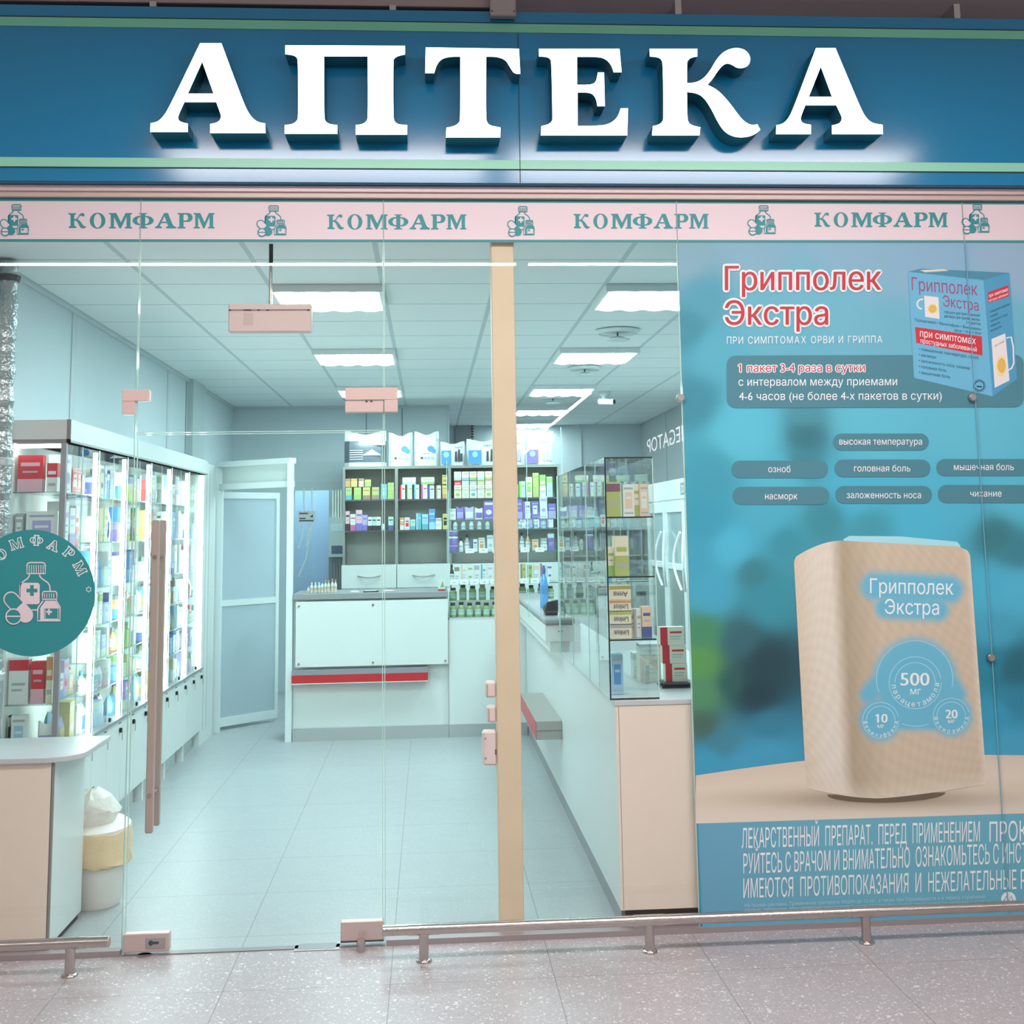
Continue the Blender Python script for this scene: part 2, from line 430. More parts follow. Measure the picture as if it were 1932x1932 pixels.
# the glass door
door = struct(empty('door_1', (-0.19, 0, 0)))
def dpart(mb, name, **k):
    o = mb.build(name, **k); o.parent = door; o.location = (0.19, 0, 0); return o
mb = MB(); mb.quad([(-1.208, -.004, .012), (-.196, -.004, .012), (-.196, -.004, 2.058), (-1.208, -.004, 2.058)], GLASS)
mb.box(-1.211, -1.208, -.004, .006, .012, 2.058, EDGE); mb.box(-.196, -.193, -.004, .006, .012, 2.058, EDGE)
mb.box(-1.21, -.195, -.004, .006, 2.058, 2.061, EDGE)
dpart(mb, 'glass_leaf')
hb = MB()
for y in (-.062, .062): hb.box(-1.128, -1.098, y - .0125, y + .0125, .475, 1.705, BRONZE, c=.004)
for z in (.62, 1.555): hb.tube((-1.113, -.062, z), (-1.113, .062, z), .008, STEEL)
h_ = dpart(hb, 'door_handle')
for z in (.62, 1.555):
    sc_ = MB().tube((-1.113, -.077, z), (-1.113, -.07, z), .009, STEEL).build('screw'); sc_.parent = h_
# bottom lock patch
lb = MB(); lb.box(-1.215, -1.035, -.018, .018, .012, .082, PINKM, c=.003); lb.box(-1.125, -1.05, -.0215, -.018, .026, .066, ALU, c=.001)
lb.tube((-1.105, -.0225, .047), (-1.105, -.02, .047), .010, DGREY, 14); lb.box(-1.095, -1.075, -.0222, -.021, .042, .052, DGREY)
dpart(lb, 'lock_patch')
hp = MB(); hp.box(-.362, -.19, -.018, .018, .022, .097, PINKM, c=.003); hp.box(-.362, -.19, -.0195, .0195, .018, .025, DGREY)
dpart(hp, 'hinge_patch')
def pxbox(mb, x0, x1, y0, y1, ya, yb, ma, c=.002):
    a = at(x0, y1, Y=ya); b = at(x1, y0, Y=ya); mb.box(a.x, b.x, ya, yb, a.z, b.z, ma, c); return a, b
# corner patch fittings (part of the fixed glass above the door)
cp = MB(); pk = mat('corner_patch', '#dfc2ba', 0.4, 0.15)
A = at(230, 757, Y=-.018); B = at(282, 735, Y=-.018); cp.box(A.x, B.x, -.018, .018, A.z, B.z, pk, c=.002)
A2 = at(230, 782, Y=-.018); B2 = at(254.5, 757, Y=-.018); cp.box(A2.x, B2.x, -.0178, .0178, A2.z, B2.z, pk, c=.002)
tag(cp.build('corner_patch'), 'small L-shaped pinkish metal glass fitting above the door handle side', 'glass fitting')
t2 = empty('hinge_fitting', tuple(at(700, 755, Y=0)))
cp = MB(); L0 = Vector(t2.location)
A = at(651, 778, Y=-.018); B = at(724, 755, Y=-.018); C_ = at(750, 731, Y=-.018)
cp.box(A.x, C_.x, -.018, .018, B.z + .002, C_.z, pk, c=.002); cp.box(B.x + .002, C_.x, -.0178, .0178, A.z, B.z + .002, pk, c=.002)
o = cp.build('fixed_patch', t2); o.location = -L0
cp = MB(); cp.box(A.x, B.x - .002, -.018, .018, A.z, B.z - .003, pk, c=.002); o = cp.build('leaf_patch', t2); o.location = -L0
q = at(697, 757, Y=-.018)
for dx in (-.012, .008):
    cp = MB(); cp.tube((q.x + dx, -.021, q.z), (q.x + dx, -.018, q.z), .005, DGREY, 8); o = cp.build('set_screw', t2); o.location = -L0
tag(t2, 'large pinkish metal hinge fitting at the top right corner of the glass door', 'hinge')
# standoff buttons at glass seams
for px_, py_, lab in ((1283, 751, 'round steel glass button at the left edge of the blue poster'), (1833, 750, 'round steel glass button below the printed medicine carton on the poster'), (1868, 1240, 'round steel glass button right of the printed speaker on the poster')):
    p = at(px_, py_, Y=-.012); mb = MB(); mb.tube((p.x, -.026, p.z), (p.x, -.009, p.z), .017, STEEL, 24); mb.tube((p.x, -.03, p.z), (p.x, -.026, p.z), .013, ALU, 24, r1=.012)
    tag(mb.build('glass_button', smooth=True), lab, 'glass fixing', 'round steel glass buttons')

# ------------------------------------------------------------------ fascia sign
YF = -.08
BLUE = mat('blue_fascia', '#007dac', 0.15, spec=0.75, bump=0.004, scale=220)
GREEN = mat('green_stripe', '#74c3a4', 0.3)
PGREEN = mat('pale_green_stripe', '#93d8bb', 0.3)
fas = MB()
fas.box(-4.2, 5.2, YF, .04, 3.122, 3.902, BLUE)
fas.box(-4.2, 5.2, YF - .003, YF, 3.806, 3.846, GREEN)
fas.box(-4.2, 5.2, YF - .003, YF, 3.188, 3.228, PGREEN)
SEAM = mat('seam_dark', '#153b4a', 0.6)
fas.box(.4015, .4045, YF - .0042, YF - .0005, 3.124, 3.80, SEAM)
fas.box(-4.2, 5.2, YF - .0036, YF - .0006, 3.183, 3.187, SEAM)
fas.box(-4.2, 5.2, YF - .0036, YF - .0006, 3.847, 3.851, SEAM)
fas.box(-4.2, 5.2, YF - .0036, YF - .0006, 3.121, 3.125, SEAM)
fb = fas.build('sign_board')
tag(fb, 'long blue pharmacy sign board with green stripes and lit white letters', 'shop sign')
LIT = mat('lit_letter_face', '#ffffff', 0.5, emit=LETTER, ecol=(1, 1, 1)); SIDE = mat('letter_side', '#0e5f72', 0.45)
z1 = lambda L: [(x / 1.992, y / 1.992) for x, y in L]
z2 = lambda L: [(x / 1.9877 + 960, y / 1.9877) for x, y in L]
LET = [
 ('А', [z1([(752,162),(832,162),(915,385),(938,432),(965,458),(997,464),(998,500),(790,500),(790,466),(820,460),(832,442),(828,425),(813,384),(693,384),(672,430),(668,445),(675,457),(706,465),(706,496),(565,496),(566,463),(592,458),(612,440),(635,405)]), z1([(760,232),(803,352),(706,352)])]),
 ('П', [z1([(1072,170),(1522,172),(1522,205),(1497,210),(1480,220),(1478,235),(1478,440),(1484,460),(1500,468),(1530,470),(1530,506),(1337,506),(1337,470),(1362,467),(1378,456),(1383,440),(1382,212),(1218,212),(1218,440),(1224,458),(1240,467),(1268,470),(1268,503),(1070,503),(1070,470),(1098,467),(1116,455),(1121,440),(1120,232),(1116,215),(1100,207),(1072,204)])]),
 ('Т', [z1([(1600,178)]) + z2([(38,183),(43,277),(20,277)]) + z1([(1915,250),(1900,225),(1868,213),(1827,213),(1826,445),(1832,463),(1846,473),(1881,479),(1880,517),(1676,517),(1678,480),(1708,474),(1725,462),(1730,447),(1730,213),(1690,213),(1658,222),(1640,246),(1632,275),(1598,275)])]),
 ('Е', [z2([(113,183),(415,183),(423,271),(393,271),(385,245),(365,222),(335,213),(256,213),(256,318),(312,318),(328,305),(334,272),(357,272),(360,398),(332,398),(328,372),(315,353),(298,347),(258,347),(258,472),(340,472),(380,464),(408,440),(420,406),(447,406),(444,508),(120,508),(122,473),(148,467),(163,454),(164,440),(160,235),(155,220),(140,213),(113,212)])]),
 ('К', [z2([(528,183),(707,183),(707,212),(683,216),(670,228),(668,240),(668,312),(700,310),(730,295),(755,265),(780,220),(810,190),(850,178),(885,185),(905,208),(905,235),(890,253),(860,257),(840,245),(822,237),(805,242),(785,264),(765,295),(745,318),(785,338),(828,385),(860,430),(885,458),(912,470),(932,466),(943,487),(922,505),(890,515),(850,515),(815,500),(790,470),(760,410),(735,370),(708,350),(668,345),(669,446),(676,463),(692,472),(718,477),(715,508),(537,508),(540,473),(562,468),(577,456),(580,440),(578,240),(572,222),(556,214),(529,212)])]),
 ('А', [z2([(1152,180),(1225,180),(1318,402),(1338,440),(1362,462),(1402,468),(1403,503),(1212,503),(1212,470),(1240,464),(1250,447),(1246,432),(1228,395),(1112,395),(1096,435),(1094,450),(1103,463),(1133,468),(1133,503),(1002,503),(1003,470),(1028,464),(1048,445),(1065,412)]), z2([(1170,250),(1212,363),(1125,363)])]),
]
YL = -.2
for ch, loops in LET:
    loops = [smooth_loop(L, 2) if i == 0 else L for i, L in enumerate(loops)]
    vs, fs = poly_shape(loops, 0.5)
    out = []
    for x, y, z in vs:
        q = at(x, y, Y=YL); out.append((q.x, YL if z > 0 else YF - .001, q.z))
    mb = MB(); fr = [f for f in fs if all(vs[i][2] > 0 for i in f)]; ot = [f for f in fs if not all(vs[i][2] > 0 for i in f)]
    mb.add(out, fr, LIT); mb.add(out, ot, SIDE)
    o = mb.build('letter', fb); o['label'] = 'lit white serif letter %s with teal sides' % ch
# profile between the sign and the glass
pr = MB(); PK = mat('pink_profile', '#d9c0bd', 0.4, 0.1, var=.02)
pr.box(-4.2, 5.2, -.045, .06, 3.094, 3.121, PK, c=.002); pr.box(-4.2, 5.2, -.032, .06, 3.072, 3.094, mat('pink_profile_low', '#c9b2ac', .4, .1))
struct(pr.build('trim_30'))
# steel channel over the sign with clips and a junction box
ch = MB(); ch.box(-4.2, .3, -.07, .049, 3.925, 3.99, mat('beam_pinkgrey', '#9d8d8b', .5, .2), c=.003)
tag(ch.build('steel_channel'), 'grey pinkish steel channel running above the left half of the sign', 'channel')
for k, px_ in enumerate((289, 741, 1279, 1804)):
    p = at(px_, 14, Y=-.075); mb = MB(); mb.box(p.x - .014, p.x + .014, -.082, .05, 3.902, 3.905 + (.065 if px_ > 1000 else .02), ALU)
    tag(mb.build('bracket'), ['small steel clip above the letter А at left on the sign', 'small steel clip above the letter П on the sign', 'tall steel clip above the letter К on the sign', 'tall steel clip at the right above the sign'][k], 'clip', 'clips above the sign')
p = at(925, 30, Y=-.12); q = at(973, 2, Y=-.12); jb = empty('junction_box', ((p.x + q.x) / 2, -.12, p.z))
mb = MB(); mb.box(p.x, q.x, -.125, -.085, p.z, p.z + .13, mat('box_grey', '#a5999a', .5), c=.004); o = mb.build('case', jb); o.location = -Vector(jb.location)
for dx in (.008, q.x - p.x - .008):
    mb = MB(); mb.tube((p.x + dx, -.127, p.z + .02), (p.x + dx, -.125, p.z + .02), .004, DGREY, 8); o = mb.build('screw', jb); o.location = -Vector(jb.location)
tag(jb, 'grey square junction box hanging above the middle of the sign', 'junction box')

# ------------------------------------------------------------------ glyphs of the shop name
def sc(L): return [(x, y) for x, y in L]
def norm(loops):
    xs = [p[0] for L in loops for p in L]; ys = [p[1] for L in loops for p in L]; x0, x1, y0, y1 = min(xs), max(xs), min(ys), max(ys)
    return [[((x - x0) / (x1 - x0), (y1 - y) / (y1 - y0)) for x, y in L] for L in loops]
def ell(cx, cy, rx, ry, n=28): return [(cx + rx * math.cos(2 * math.pi * i / n), cy + ry * math.sin(2 * math.pi * i / n)) for i in range(n)]
GL = {}
GL['К'] = norm([smooth_loop(LET[4][1][0], 1)]); GL['А'] = norm([smooth_loop(LET[0][1][0], 1), LET[0][1][1]])
GL['О'] = [ell(.5, .5, .5, .52), ell(.5, .5, .24, .45)]
GL['М'] = [[(0, 0), (.3, 0), (.3, .08), (.22, .1), (.22, .74), (.46, 0), (.52, 0), (.76, .76), (.76, .1), (.68, .08), (.68, 0), (1, 0), (1, .08), (.93, .1), (.93, .9), (1, .92), (1, 1), (.72, 1), (.52, .4), (.32, 1), (0, 1), (0, .92), (.08, .9), (.08, .1), (0, .08)]]
GL['Р'] = [[(0, 0), (.52, 0), (.52, .08), (.4, .11), (.4, .42), (.6, .42)] + [(.68 + .32 * math.cos(a), .71 + .29 * math.sin(a)) for a in [math.radians(-90 + 18 * i) for i in range(11)]] + [(0, 1), (0, .92), (.12, .9), (.12, .1), (0, .08)],
           [(.4, .52), (.52, .52)] + [(.56 + .14 * math.cos(a), .71 + .19 * math.sin(a)) for a in [math.radians(-90 + 18 * i) for i in range(11)]] + [(.4, .9)]]
GL['Ф'] = [[(.3, 0), (.7, 0), (.7, .07), (.6, .09), (.6, .2)] + [(.62 + .38 * math.cos(a), .51 + .31 * math.sin(a)) for a in [math.radians(-85 + 17 * i) for i in range(11)]] + [(.6, .83), (.6, .93), (.7, .95), (.7, 1), (.3, 1), (.3, .95), (.4, .93), (.4, .83)] + [(.38 + .38 * math.cos(a), .51 + .31 * math.sin(a)) for a in [math.radians(95 + 17 * i) for i in range(11)]] + [(.4, .2), (.4, .09), (.3, .07)],
           [(.6, .28)] + [(.6 + .18 * math.cos(a), .51 + .23 * math.sin(a)) for a in [math.radians(-80 + 20 * i) for i in range(9)]] + [(.6, .74)],
           [(.4, .74)] + [(.4 + .18 * math.cos(a), .51 + .23 * math.sin(a)) for a in [math.radians(100 + 20 * i) for i in range(9)]] + [(.4, .28)]]
WORD = [('К', 0, .122), ('О', .146, .254), ('М', .277, .436), ('Ф', .438, .584), ('А', .592, .737), ('Р', .746, .85), ('М', .856, 1)]
def shop_name(pt, x0, x1, yb, yt, ma, k=2):
    for ch, a, b in WORD:
        xa, xb = x0 + (x1 - x0) * a, x0 + (x1 - x0) * b
        pt.shape([[(xa + (xb - xa) * x, yb + (yt - yb) * y) for x, y in L] for L in GL[ch]], ma, k)
def emblem(pt, fx, fg, bg, wd, k=2):
    """bottle, phial, capsule and pill; fx maps drawing units to the photograph"""
    P = lambda L: [fx(*q) for q in L]
    pt.stroke(P([(255,1390),(255,1410),(240,1432),(190,1468),(175,1490),(172,1540),(172,1640)]), wd, fg, k)
    pt.stroke(P([(345,1390),(345,1412),(365,1435),(415,1468),(432,1495),(436,1545)]), wd, fg, k)
    pt.stroke(P([(235,1390),(235,1312),(245,1298),(262,1294),(366,1294),(383,1298),(393,1312),(393,1390)]), wd, fg, k, True)
    for x in range(255, 385, 20): pt.stroke(P([(x, 1315), (x, 1385)]), wd * .6, fg, k)
    pt.poly(P([(175,1470),(330,1470),(345,1485),(345,1640),(330,1655),(195,1655),(170,1640)]), fg, k)
    pt.poly(P([(262,1490),(294,1490),(294,1584),(262,1584)]), bg, k + 1); pt.poly(P([(230,1521),(326,1521),(326,1553),(230,1553)]), bg, k + 1.1)
    # phial
    pt.poly(P([(375,1620),(488,1620),(522,1680),(522,1800),(328,1800),(328,1680)]), bg, k + 2)
    pt.poly(P([(395,1625),(480,1625),(515,1682),(515,1690),(385,1690),(385,1785),(515,1785),(522,1800),(350,1800),(350,1690)]), fg, k + 2.5)
    pt.stroke(P([(375,1625),(335,1680),(328,1700),(328,1800),(522,1800),(522,1680),(488,1622)]), wd, fg, k + 3)
    pt.stroke(P([(370,1612),(370,1558),(380,1545),(484,1545),(494,1558),(494,1612)]), wd, fg, k + 3, True)
    for x in range(388, 484, 20): pt.stroke(P([(x, 1560), (x, 1600)]), wd * .6, fg, k + 3)
    pt.stroke(P([(393,1690),(505,1690),(505,1784),(393,1784)]), wd * .7, fg, k + 3, True)
    pt.poly(P([(418,1697),(434,1697),(434,1748),(418,1748)]), fg, k + 3.2); pt.poly(P([(401,1714),(452,1714),(452,1730),(401,1730)]), fg, k + 3.3)
    pt.stroke(P([(272,1706),(328,1706)]), wd, fg, k + 1)
    # capsule
    ca = []
    c1, c2, r = (98, 1612), (222, 1748), 62
    for i in range(13): a = math.radians(137 + 15 * i); ca.append((c1[0] + r * math.cos(a), c1[1] + r * math.sin(a)))
    for i in range(13): a = math.radians(-43 + 15 * i); ca.append((c2[0] + r * math.cos(a), c2[1] + r * math.sin(a)))
    pt.poly(P(ca), bg, k + 4)
    half = [(205 , 1636)] + [(c2[0] + r * math.cos(math.radians(-43 + 15 * i)), c2[1] + r * math.sin(math.radians(-43 + 15 * i))) for i in range(13)] + [(114, 1722)]
    pt.poly(P(half), fg, k + 4.5); pt.stroke(P(ca), wd, fg, k + 5, True)
    pl = circle(120, 1762, 66, 24)
    pt.poly(P(pl), bg, k + 6); pt.stroke(P(pl), wd, fg, k + 7, True); pt.stroke(P([(56, 1760), (184, 1760)]), wd, fg, k + 7)
# banner film along the top of the glass
bn = MB(); bn.box(-3.4, 4.4, -.0075, -.0055, 2.881, 3.072, PINKF)
pt = Print(bn, -.0077)
bn.box(-3.4, 4.4, -.0079, -.0075, 3.058, 3.072, TEAL); bn.box(-3.4, 4.4, -.0079, -.0075, 2.881, 2.893, TEAL)
for a in ((129, 405, 431, 402), (617, 880, 433, 404.5), (1082, 1337, 431.5, 403.5), (1536, 1788, 428.5, 401)): shop_name(pt, *a, TEAL)
for x0, x1, y0, y1 in ((0, 54, 386, 445), (484, 540, 388, 446), (957, 1008, 389.5, 446), (1410, 1463, 388, 443.5), (1814, 1866, 386, 441)):
    emblem(pt, lambda x, y, x0=x0, x1=x1, y0=y0, y1=y1: (x0 + (x - 28) / (524 - 28) * (x1 - x0), y0 + (y - 1292) / (1828 - 1292) * (y1 - y0)), TEAL, PINKF, 2.0)
SM = mat('seam_grey', '#9aa5a6', .5)
for x in (-1.219, -.188, 1.0971, 2.3956): bn.box(x - .0018, x + .0018, -.0105, -.0079, 2.881, 3.072, SM)
tag(bn.build('banner_film'), 'pink strip along the top of the glass with teal shop names and bottle emblems', 'banner')
# round logo sticker
ds = MB(); C0 = (60, 1119)
pt = Print(ds, -.0055); dk = circle(60, 1119, 119.5, 72)
vs = [at(x, y, Y=-.0055) for x, y in dk]; n = len(vs)
ds.add([(v.x, -.0072, v.z) for v in vs] + [(v.x, -.0055, v.z) for v in vs], [tuple(range(n))] + [(i, (i + 1) % n, n + (i + 1) % n, n + i) for i in range(n)], TEAL)
pt = Print(ds, -.0072)
emblem(pt, lambda x, y: (x / 4.6, 780 + y / 4.6), PINKF, TEAL, 2.4)
for ch, cx, cy, ang, wd in (('К', -30, 1068, -62, 17), ('О', 2, 1046, -37, 19), ('М', 31, 1026, -17, 25), ('Ф', 69, 1019.5, 3, 24), ('А', 101, 1029, 22, 22), ('Р', 130, 1043, 40, 18), ('М', 151, 1072, 62, 25)):
    a = math.radians(ang); hh = 19
    def fx(x, y, cx=cx, cy=cy, a=a, wd=wd): 
        u, v = (x - .5) * wd, -(y - .5) * hh; return (cx + u * math.cos(a) - v * math.sin(a), cy + u * math.sin(a) + v * math.cos(a))
    for L in GL[ch]: pt.stroke([fx(x, y) for x, y in L], 1.6, INKW, 3, True)
pt.stroke([(167.4 + (5.2 if i % 2 else 3.4) * math.cos(math.radians(i * 30)), 1112 + (5.2 if i % 2 else 3.4) * math.sin(math.radians(i * 30))) for i in range(12)], 1.3, INKW, 3, True)
tag(ds.build('logo_sticker'), 'round teal sticker with bottle emblem and shop name on the glass', 'sticker')
# ------------------------------------------------------------------ printed poster on the right panes
YP = -.0062
po = MB(); VCM = vcmat('poster_ink', .55); VCF = vcmat('poster_fabric_ink', .7)
SAMP = [(1290,480,'86aebd',60),(1420,480,'86b2c6',60),(1600,475,'8ab5cb',70),(1750,480,'8cb4cd',70),(1920,480,'97b5cd',70),(1330,560,'56a0b5',50),(1300,620,'4792a5',45),(1310,760,'438fa3',45),
 (1350,660,'5aafc4',50),(1440,580,'6cb4c8',60),(1560,560,'70b6cb',70),(1680,640,'6fb4c9',60),(1890,620,'6fb5cc',60),(1500,650,'68b3c7',50),(1400,820,'5dc0d6',60),(1650,800,'62bed3',60),(1850,820,'64bdd3',70),
 (1520,825,'3c7884',34),(1520,780,'4f96a5',30),(1515,870,'4189998',34),(1345,890,'45a0b4',50),(1330,980,'3f9fb8',50),(1470,905,'57b9cf',50),(1620,930,'50b6d2',60),(1800,940,'52b6d0',60),(1920,930,'5abbd3',60),
 (1450,975,'4fb0c8',40),(1560,975,'42919f',40),(1640,990,'469dae',40),(1740,985,'4fb6d2',50),(1880,1010,'3d7d87',40),(1920,1040,'3f8794',40),(1310,1050,'47a5c0',40),(1380,1030,'52b9d6',40),(1420,1080,'3f8590',28),(1480,1020,'3f97a8',30),
 (1340,1120,'4aaac6',40),(1450,1140,'3e94a6',40),(1325,1190,'4a8f6a',35),(1320,1250,'5b9a5a',40),(1325,1310,'54906a',36),(1400,1210,'3b6a74',40),(1440,1250,'2c4a54',46),(1430,1310,'284650',46),(1380,1290,'34625e',30),
 (1330,1370,'4a6a5e',34),(1450,1370,'3a829c',40),(1360,1400,'45869a',40),(1340,1440,'409fc0',45),(1450,1420,'45a0c2',45),(1400,1450,'48a0c4',45),
 (1870,1110,'4fb4d2',45),(1920,1110,'53b7d4',45),(1880,1190,'4aa5c2',40),(1870,1250,'2f88a0',40),(1915,1260,'2c6c7c',45),(1915,1320,'3487a2',40),(1880,1350,'3c9cbb',40),(1900,1410,'4aa5c6',40)]
SAMP = [(x, y, lin(c[:6]), s) for x, y, c, s in SAMP]
def bgcol(x, y):
    r = [0, 0, 0]; ws = 0
    for sx, sy, c, s in SAMP:
        d = ((x - sx) ** 2 + (y - sy) ** 2) / (s * s); wgt = 1 / (0.15 + d) ** 2.2
        ws += wgt
        for i in range(3): r[i] += c[i] * wgt
    return [v / ws for v in r]
def sheet(pt, nx, ny, fn, col, ma, k):
    """fine grid: fn(u, v) -> place in the photograph, col(x, y, u, v) -> ink"""
    vs = []; cs = []
    for j in range(ny + 1):
        for i in range(nx + 1):
            p = fn(i / nx, j / ny); vs.append(pt.P(p, k)); cs.append(col(p[0], p[1], i / nx, j / ny))
    fs = [(j * (nx + 1) + i, j * (nx + 1) + i + 1, (j + 1) * (nx + 1) + i + 1, (j + 1) * (nx + 1) + i) for j in range(ny) for i in range(nx)]
    b = pt.mb.add(vs, fs, ma)
    for i, c in enumerate(cs): pt.mb.vc[b + i] = c
def mixc(a, b, t): t = max(0, min(1, t)); return [a[i] + (b[i] - a[i]) * t for i in range(3)]
pt = Print(po, YP)
ZT, ZB = 2.881, 0.03
# the sheet itself (thin board with its edges), left edge 1.0971
XL, XR = 1.0985, 3.3
po.box(XL, XR, YP, YP + .0015, ZB, ZT, mat('poster_back', '#58a5bd', .6))
def proj_px(X, Z):
    d = Vector((X, YP, Z)) - CAM; s = d.dot(FW); return (PPX + F * d.dot(RT) / s, PPY - F * d.dot(UP) / s)
def fbg(u, v):
    return proj_px(XL + (XR - XL) * u, ZT + (ZB - ZT) * v)
sheet(pt, 130, 170, fbg, lambda x, y, u, v: bgcol(x, min(y, 1480)), VCM, 1)
# table top and lower field
c_t0, c_t1, c_t2 = lin('e0d2bd'), lin('cdb79c'), lin('e6ddd0')
def ytop(x): return 1463 - 40 * math.sin(min(1, max(0, (x - 1312) / 420)) * math.pi / 2) if x < 1750 else 1423 + (x - 1750) * .01
def ybot(x): return 1553.5 - (x - 1316) * .031
def ftab(u, v):
    x = 1312.5 + (2300 - 1312.5) * u; a, b = ytop(x), ybot(x); return (x - (0 if u > 0 else 0), a + (b - a) * v)
def ctab(x, y, u, v):
    c = mixc(c_t0, c_t2, abs(v - .5) * 1.4)
    d = ((x - 1660) / 210) ** 2 + ((y - 1508) / 17) ** 2
    c = mixc(c, lin('8d7d66'), math.exp(-d) * .85)
    return mixc(c, c_t1, .5 * max(0, 1 - v * 3))
sheet(pt, 90, 16, ftab, ctab, VCM, 4)
def flow(u, v):
    x0 = 1317 + 8 * v; x = x0 + (2300 - x0) * u; return (x, ybot(x) + (1759 - 1553.5 + (ybot(x) - 1553.5) * .13) * v)
def clow(x, y, u, v):
    c = mixc(lin('6da9c5'), lin('6fb4c8'), min(1, (x - 1320) / 260)); 
    return mixc(c, lin('58b6d8'), (v - .86) * 12)
sheet(pt, 40, 24, flow, clow, VCM, 5)
# printed loudspeaker
def syt(u): return 1050 - 30 * math.sin(min(1, u / .27) * math.pi / 2) ** .9 if u < .27 else 1020 + 12 * (u - .27) / .73 + (6 * max(0, u - .95) / .05)
def syb(u): return (1488 + 18 * math.sin(min(1, u / .4) * math.pi / 2)) if u < .4 else 1506 - 26 * ((u - .4) / .6) ** 1.3
def fsp(u, v):
    xl = 1497 + 24 * v; xr = 1829 + 32 * v; 
    rr = max(0, (abs(v - .5) - .47) / .03); xl += 5 * rr ** 2; xr -= 5 * rr ** 2
    return (xl + (xr - xl) * u, syt(u) + (syb(u) - syt(u)) * v)
CY = lin('62bbd8')
def seg_d(x, y, a, b):
    ax, ay = a; bx, by = b; t = max(0, min(1, ((x - ax) * (bx - ax) + (y - ay) * (by - ay)) / ((bx - ax) ** 2 + (by - ay) ** 2))); return math.hypot(x - ax - t * (bx - ax), y - ay - t * (by - ay))
def csp(x, y, u, v):
    side, edge, frt = lin('e2d9ca'), lin('b4a58d'), lin('d0c0a8')
    if u < .2: c = mixc(lin('d9cbb5'), side, u / .12)
    elif u < .27: c = mixc(side, edge, (u - .2) / .07)
    else: c = mixc(edge, frt, (u - .27) / .2)
    c = mixc(c, lin('e3d7c6'), (v - .93) * 9); c = mixc(c, lin('e8ddcc'), (u - .965) * 20)
    g = 0
    g = max(g, 1 - (seg_d(x, y, (1650, 1106), (1790, 1112)) - 16) / 22); g = max(g, 1 - (seg_d(x, y, (1672, 1146), (1768, 1150)) - 12) / 20)
    g = max(g, 1 - (math.hypot(x - 1726, y - 1282) - 66) / 26)
    g = max(g, 1 - (math.hypot(x - 1661, y - 1358) - 30) / 20); g = max(g, 1 - (math.hypot(x - 1794, y - 1350) - 30) / 20); g = max(g, 1 - (seg_d(x, y, (1690, 1345), (1765, 1345)) - 24) / 18)
    g = max(g, 1 - (seg_d(x, y, (1640, 1310), (1690, 1250)) - 8) / 20); g = max(g, 1 - (seg_d(x, y, (1805, 1310), (1770, 1250)) - 8) / 20)
    g = max(0, min(1, g)); 
    n = .5 + .5 * math.sin(x * 1.3) * math.sin(y * 1.3)
    c = [q * (.94 + .09 * n) for q in c]
    return mixc(c, CY, g * g * (3 - 2 * g) * .93)
SH = mat('print_shadow', '#6d5f4e', .7)
pt.poly([(1590, 1018), (1602, 1011), (1700, 1012), (1805, 1022), (1812, 1030), (1810, 1036), (1600, 1028)], mat('print_cyan_glow', '#a9e2ec', .6), 6)
pt.poly([(1672 + 112 * math.cos(math.radians(a)), 1497 + 17 * math.sin(math.radians(a)) - .02 * 112 * math.cos(math.radians(a))) for a in range(0, 181, 10)], SH, 6)
sheet(pt, 84, 110, fsp, csp, VCF, 7)
K = 9
pt.text('Грипполек', (1641, 1119), (1798, 1122), (0, -28), INKW, K); pt.text('Экстра', (1669, 1158), (1771, 1160), (0, -28), INKW, K)
RING = mat('print_ring', '#a5dcf0', .6)
for c in (circle(1725, 1281, 72, 40, 160, 372), circle(1726, 1288, 49, 40), circle(1726, 1288, 38, 30, 180, 360), circle(1661, 1359, 34, 30), circle(1661, 1359, 27, 24, 180, 360), circle(1794, 1351, 34, 30), circle(1794, 1351, 27, 24, 180, 360), circle(1727, 1300, 70, 12, 70, 112)):
    pt.stroke(c, 1.5, RING, K)
pt.text('500', (1698, 1293), (1752, 1293), (0, -25), INKW, K); pt.text('500', (1699, 1293), (1753, 1293), (0, -25), INKW, K + .4)
pt.text('мг', (1717, 1310), (1737, 1310), (0, -14), INKW, K); pt.text('10', (1651, 1363), (1673, 1363), (0, -17), INKW, K); pt.text('10', (1652, 1363), (1674, 1363), (0, -17), INKW, K + .4); pt.text('мг', (1655, 1373), (1668, 1373), (0, -8), INKW, K)
pt.text('20', (1783, 1355), (1805, 1355), (0, -17), INKW, K); pt.text('20', (1784, 1355), (1806, 1355), (0, -17), INKW, K + .4); pt.text('мг', (1788, 1364), (1801, 1364), (0, -8), INKW, K)
def arc_text(s, cx, cy, r, a0, a1, h, w):
    for i, chh in enumerate(s):
        a = math.radians(a0 + (a1 - a0) * i / (len(s) - 1)); px_, py_ = cx + r * math.cos(a), cy + r * math.sin(a)
        tx, ty = math.sin(a), -math.cos(a); up = (-math.cos(a) * h, -math.sin(a) * h)
        wd = w * (1.35 if chh in 'мцф' else 1)
        pt.text(chh, (px_ - tx * wd / 2, py_ - ty * wd / 2), (px_ + tx * wd / 2, py_ + ty * wd / 2), up, INKW, K)
arc_text('парацетамола', 1726, 1288, 45, 170, 5, 10, 6.4); arc_text('фенилэфрина', 1661, 1359, 32, 172, 8, 8, 4.6); arc_text('фенирамина', 1794, 1351, 32, 172, 8, 8, 4.8)
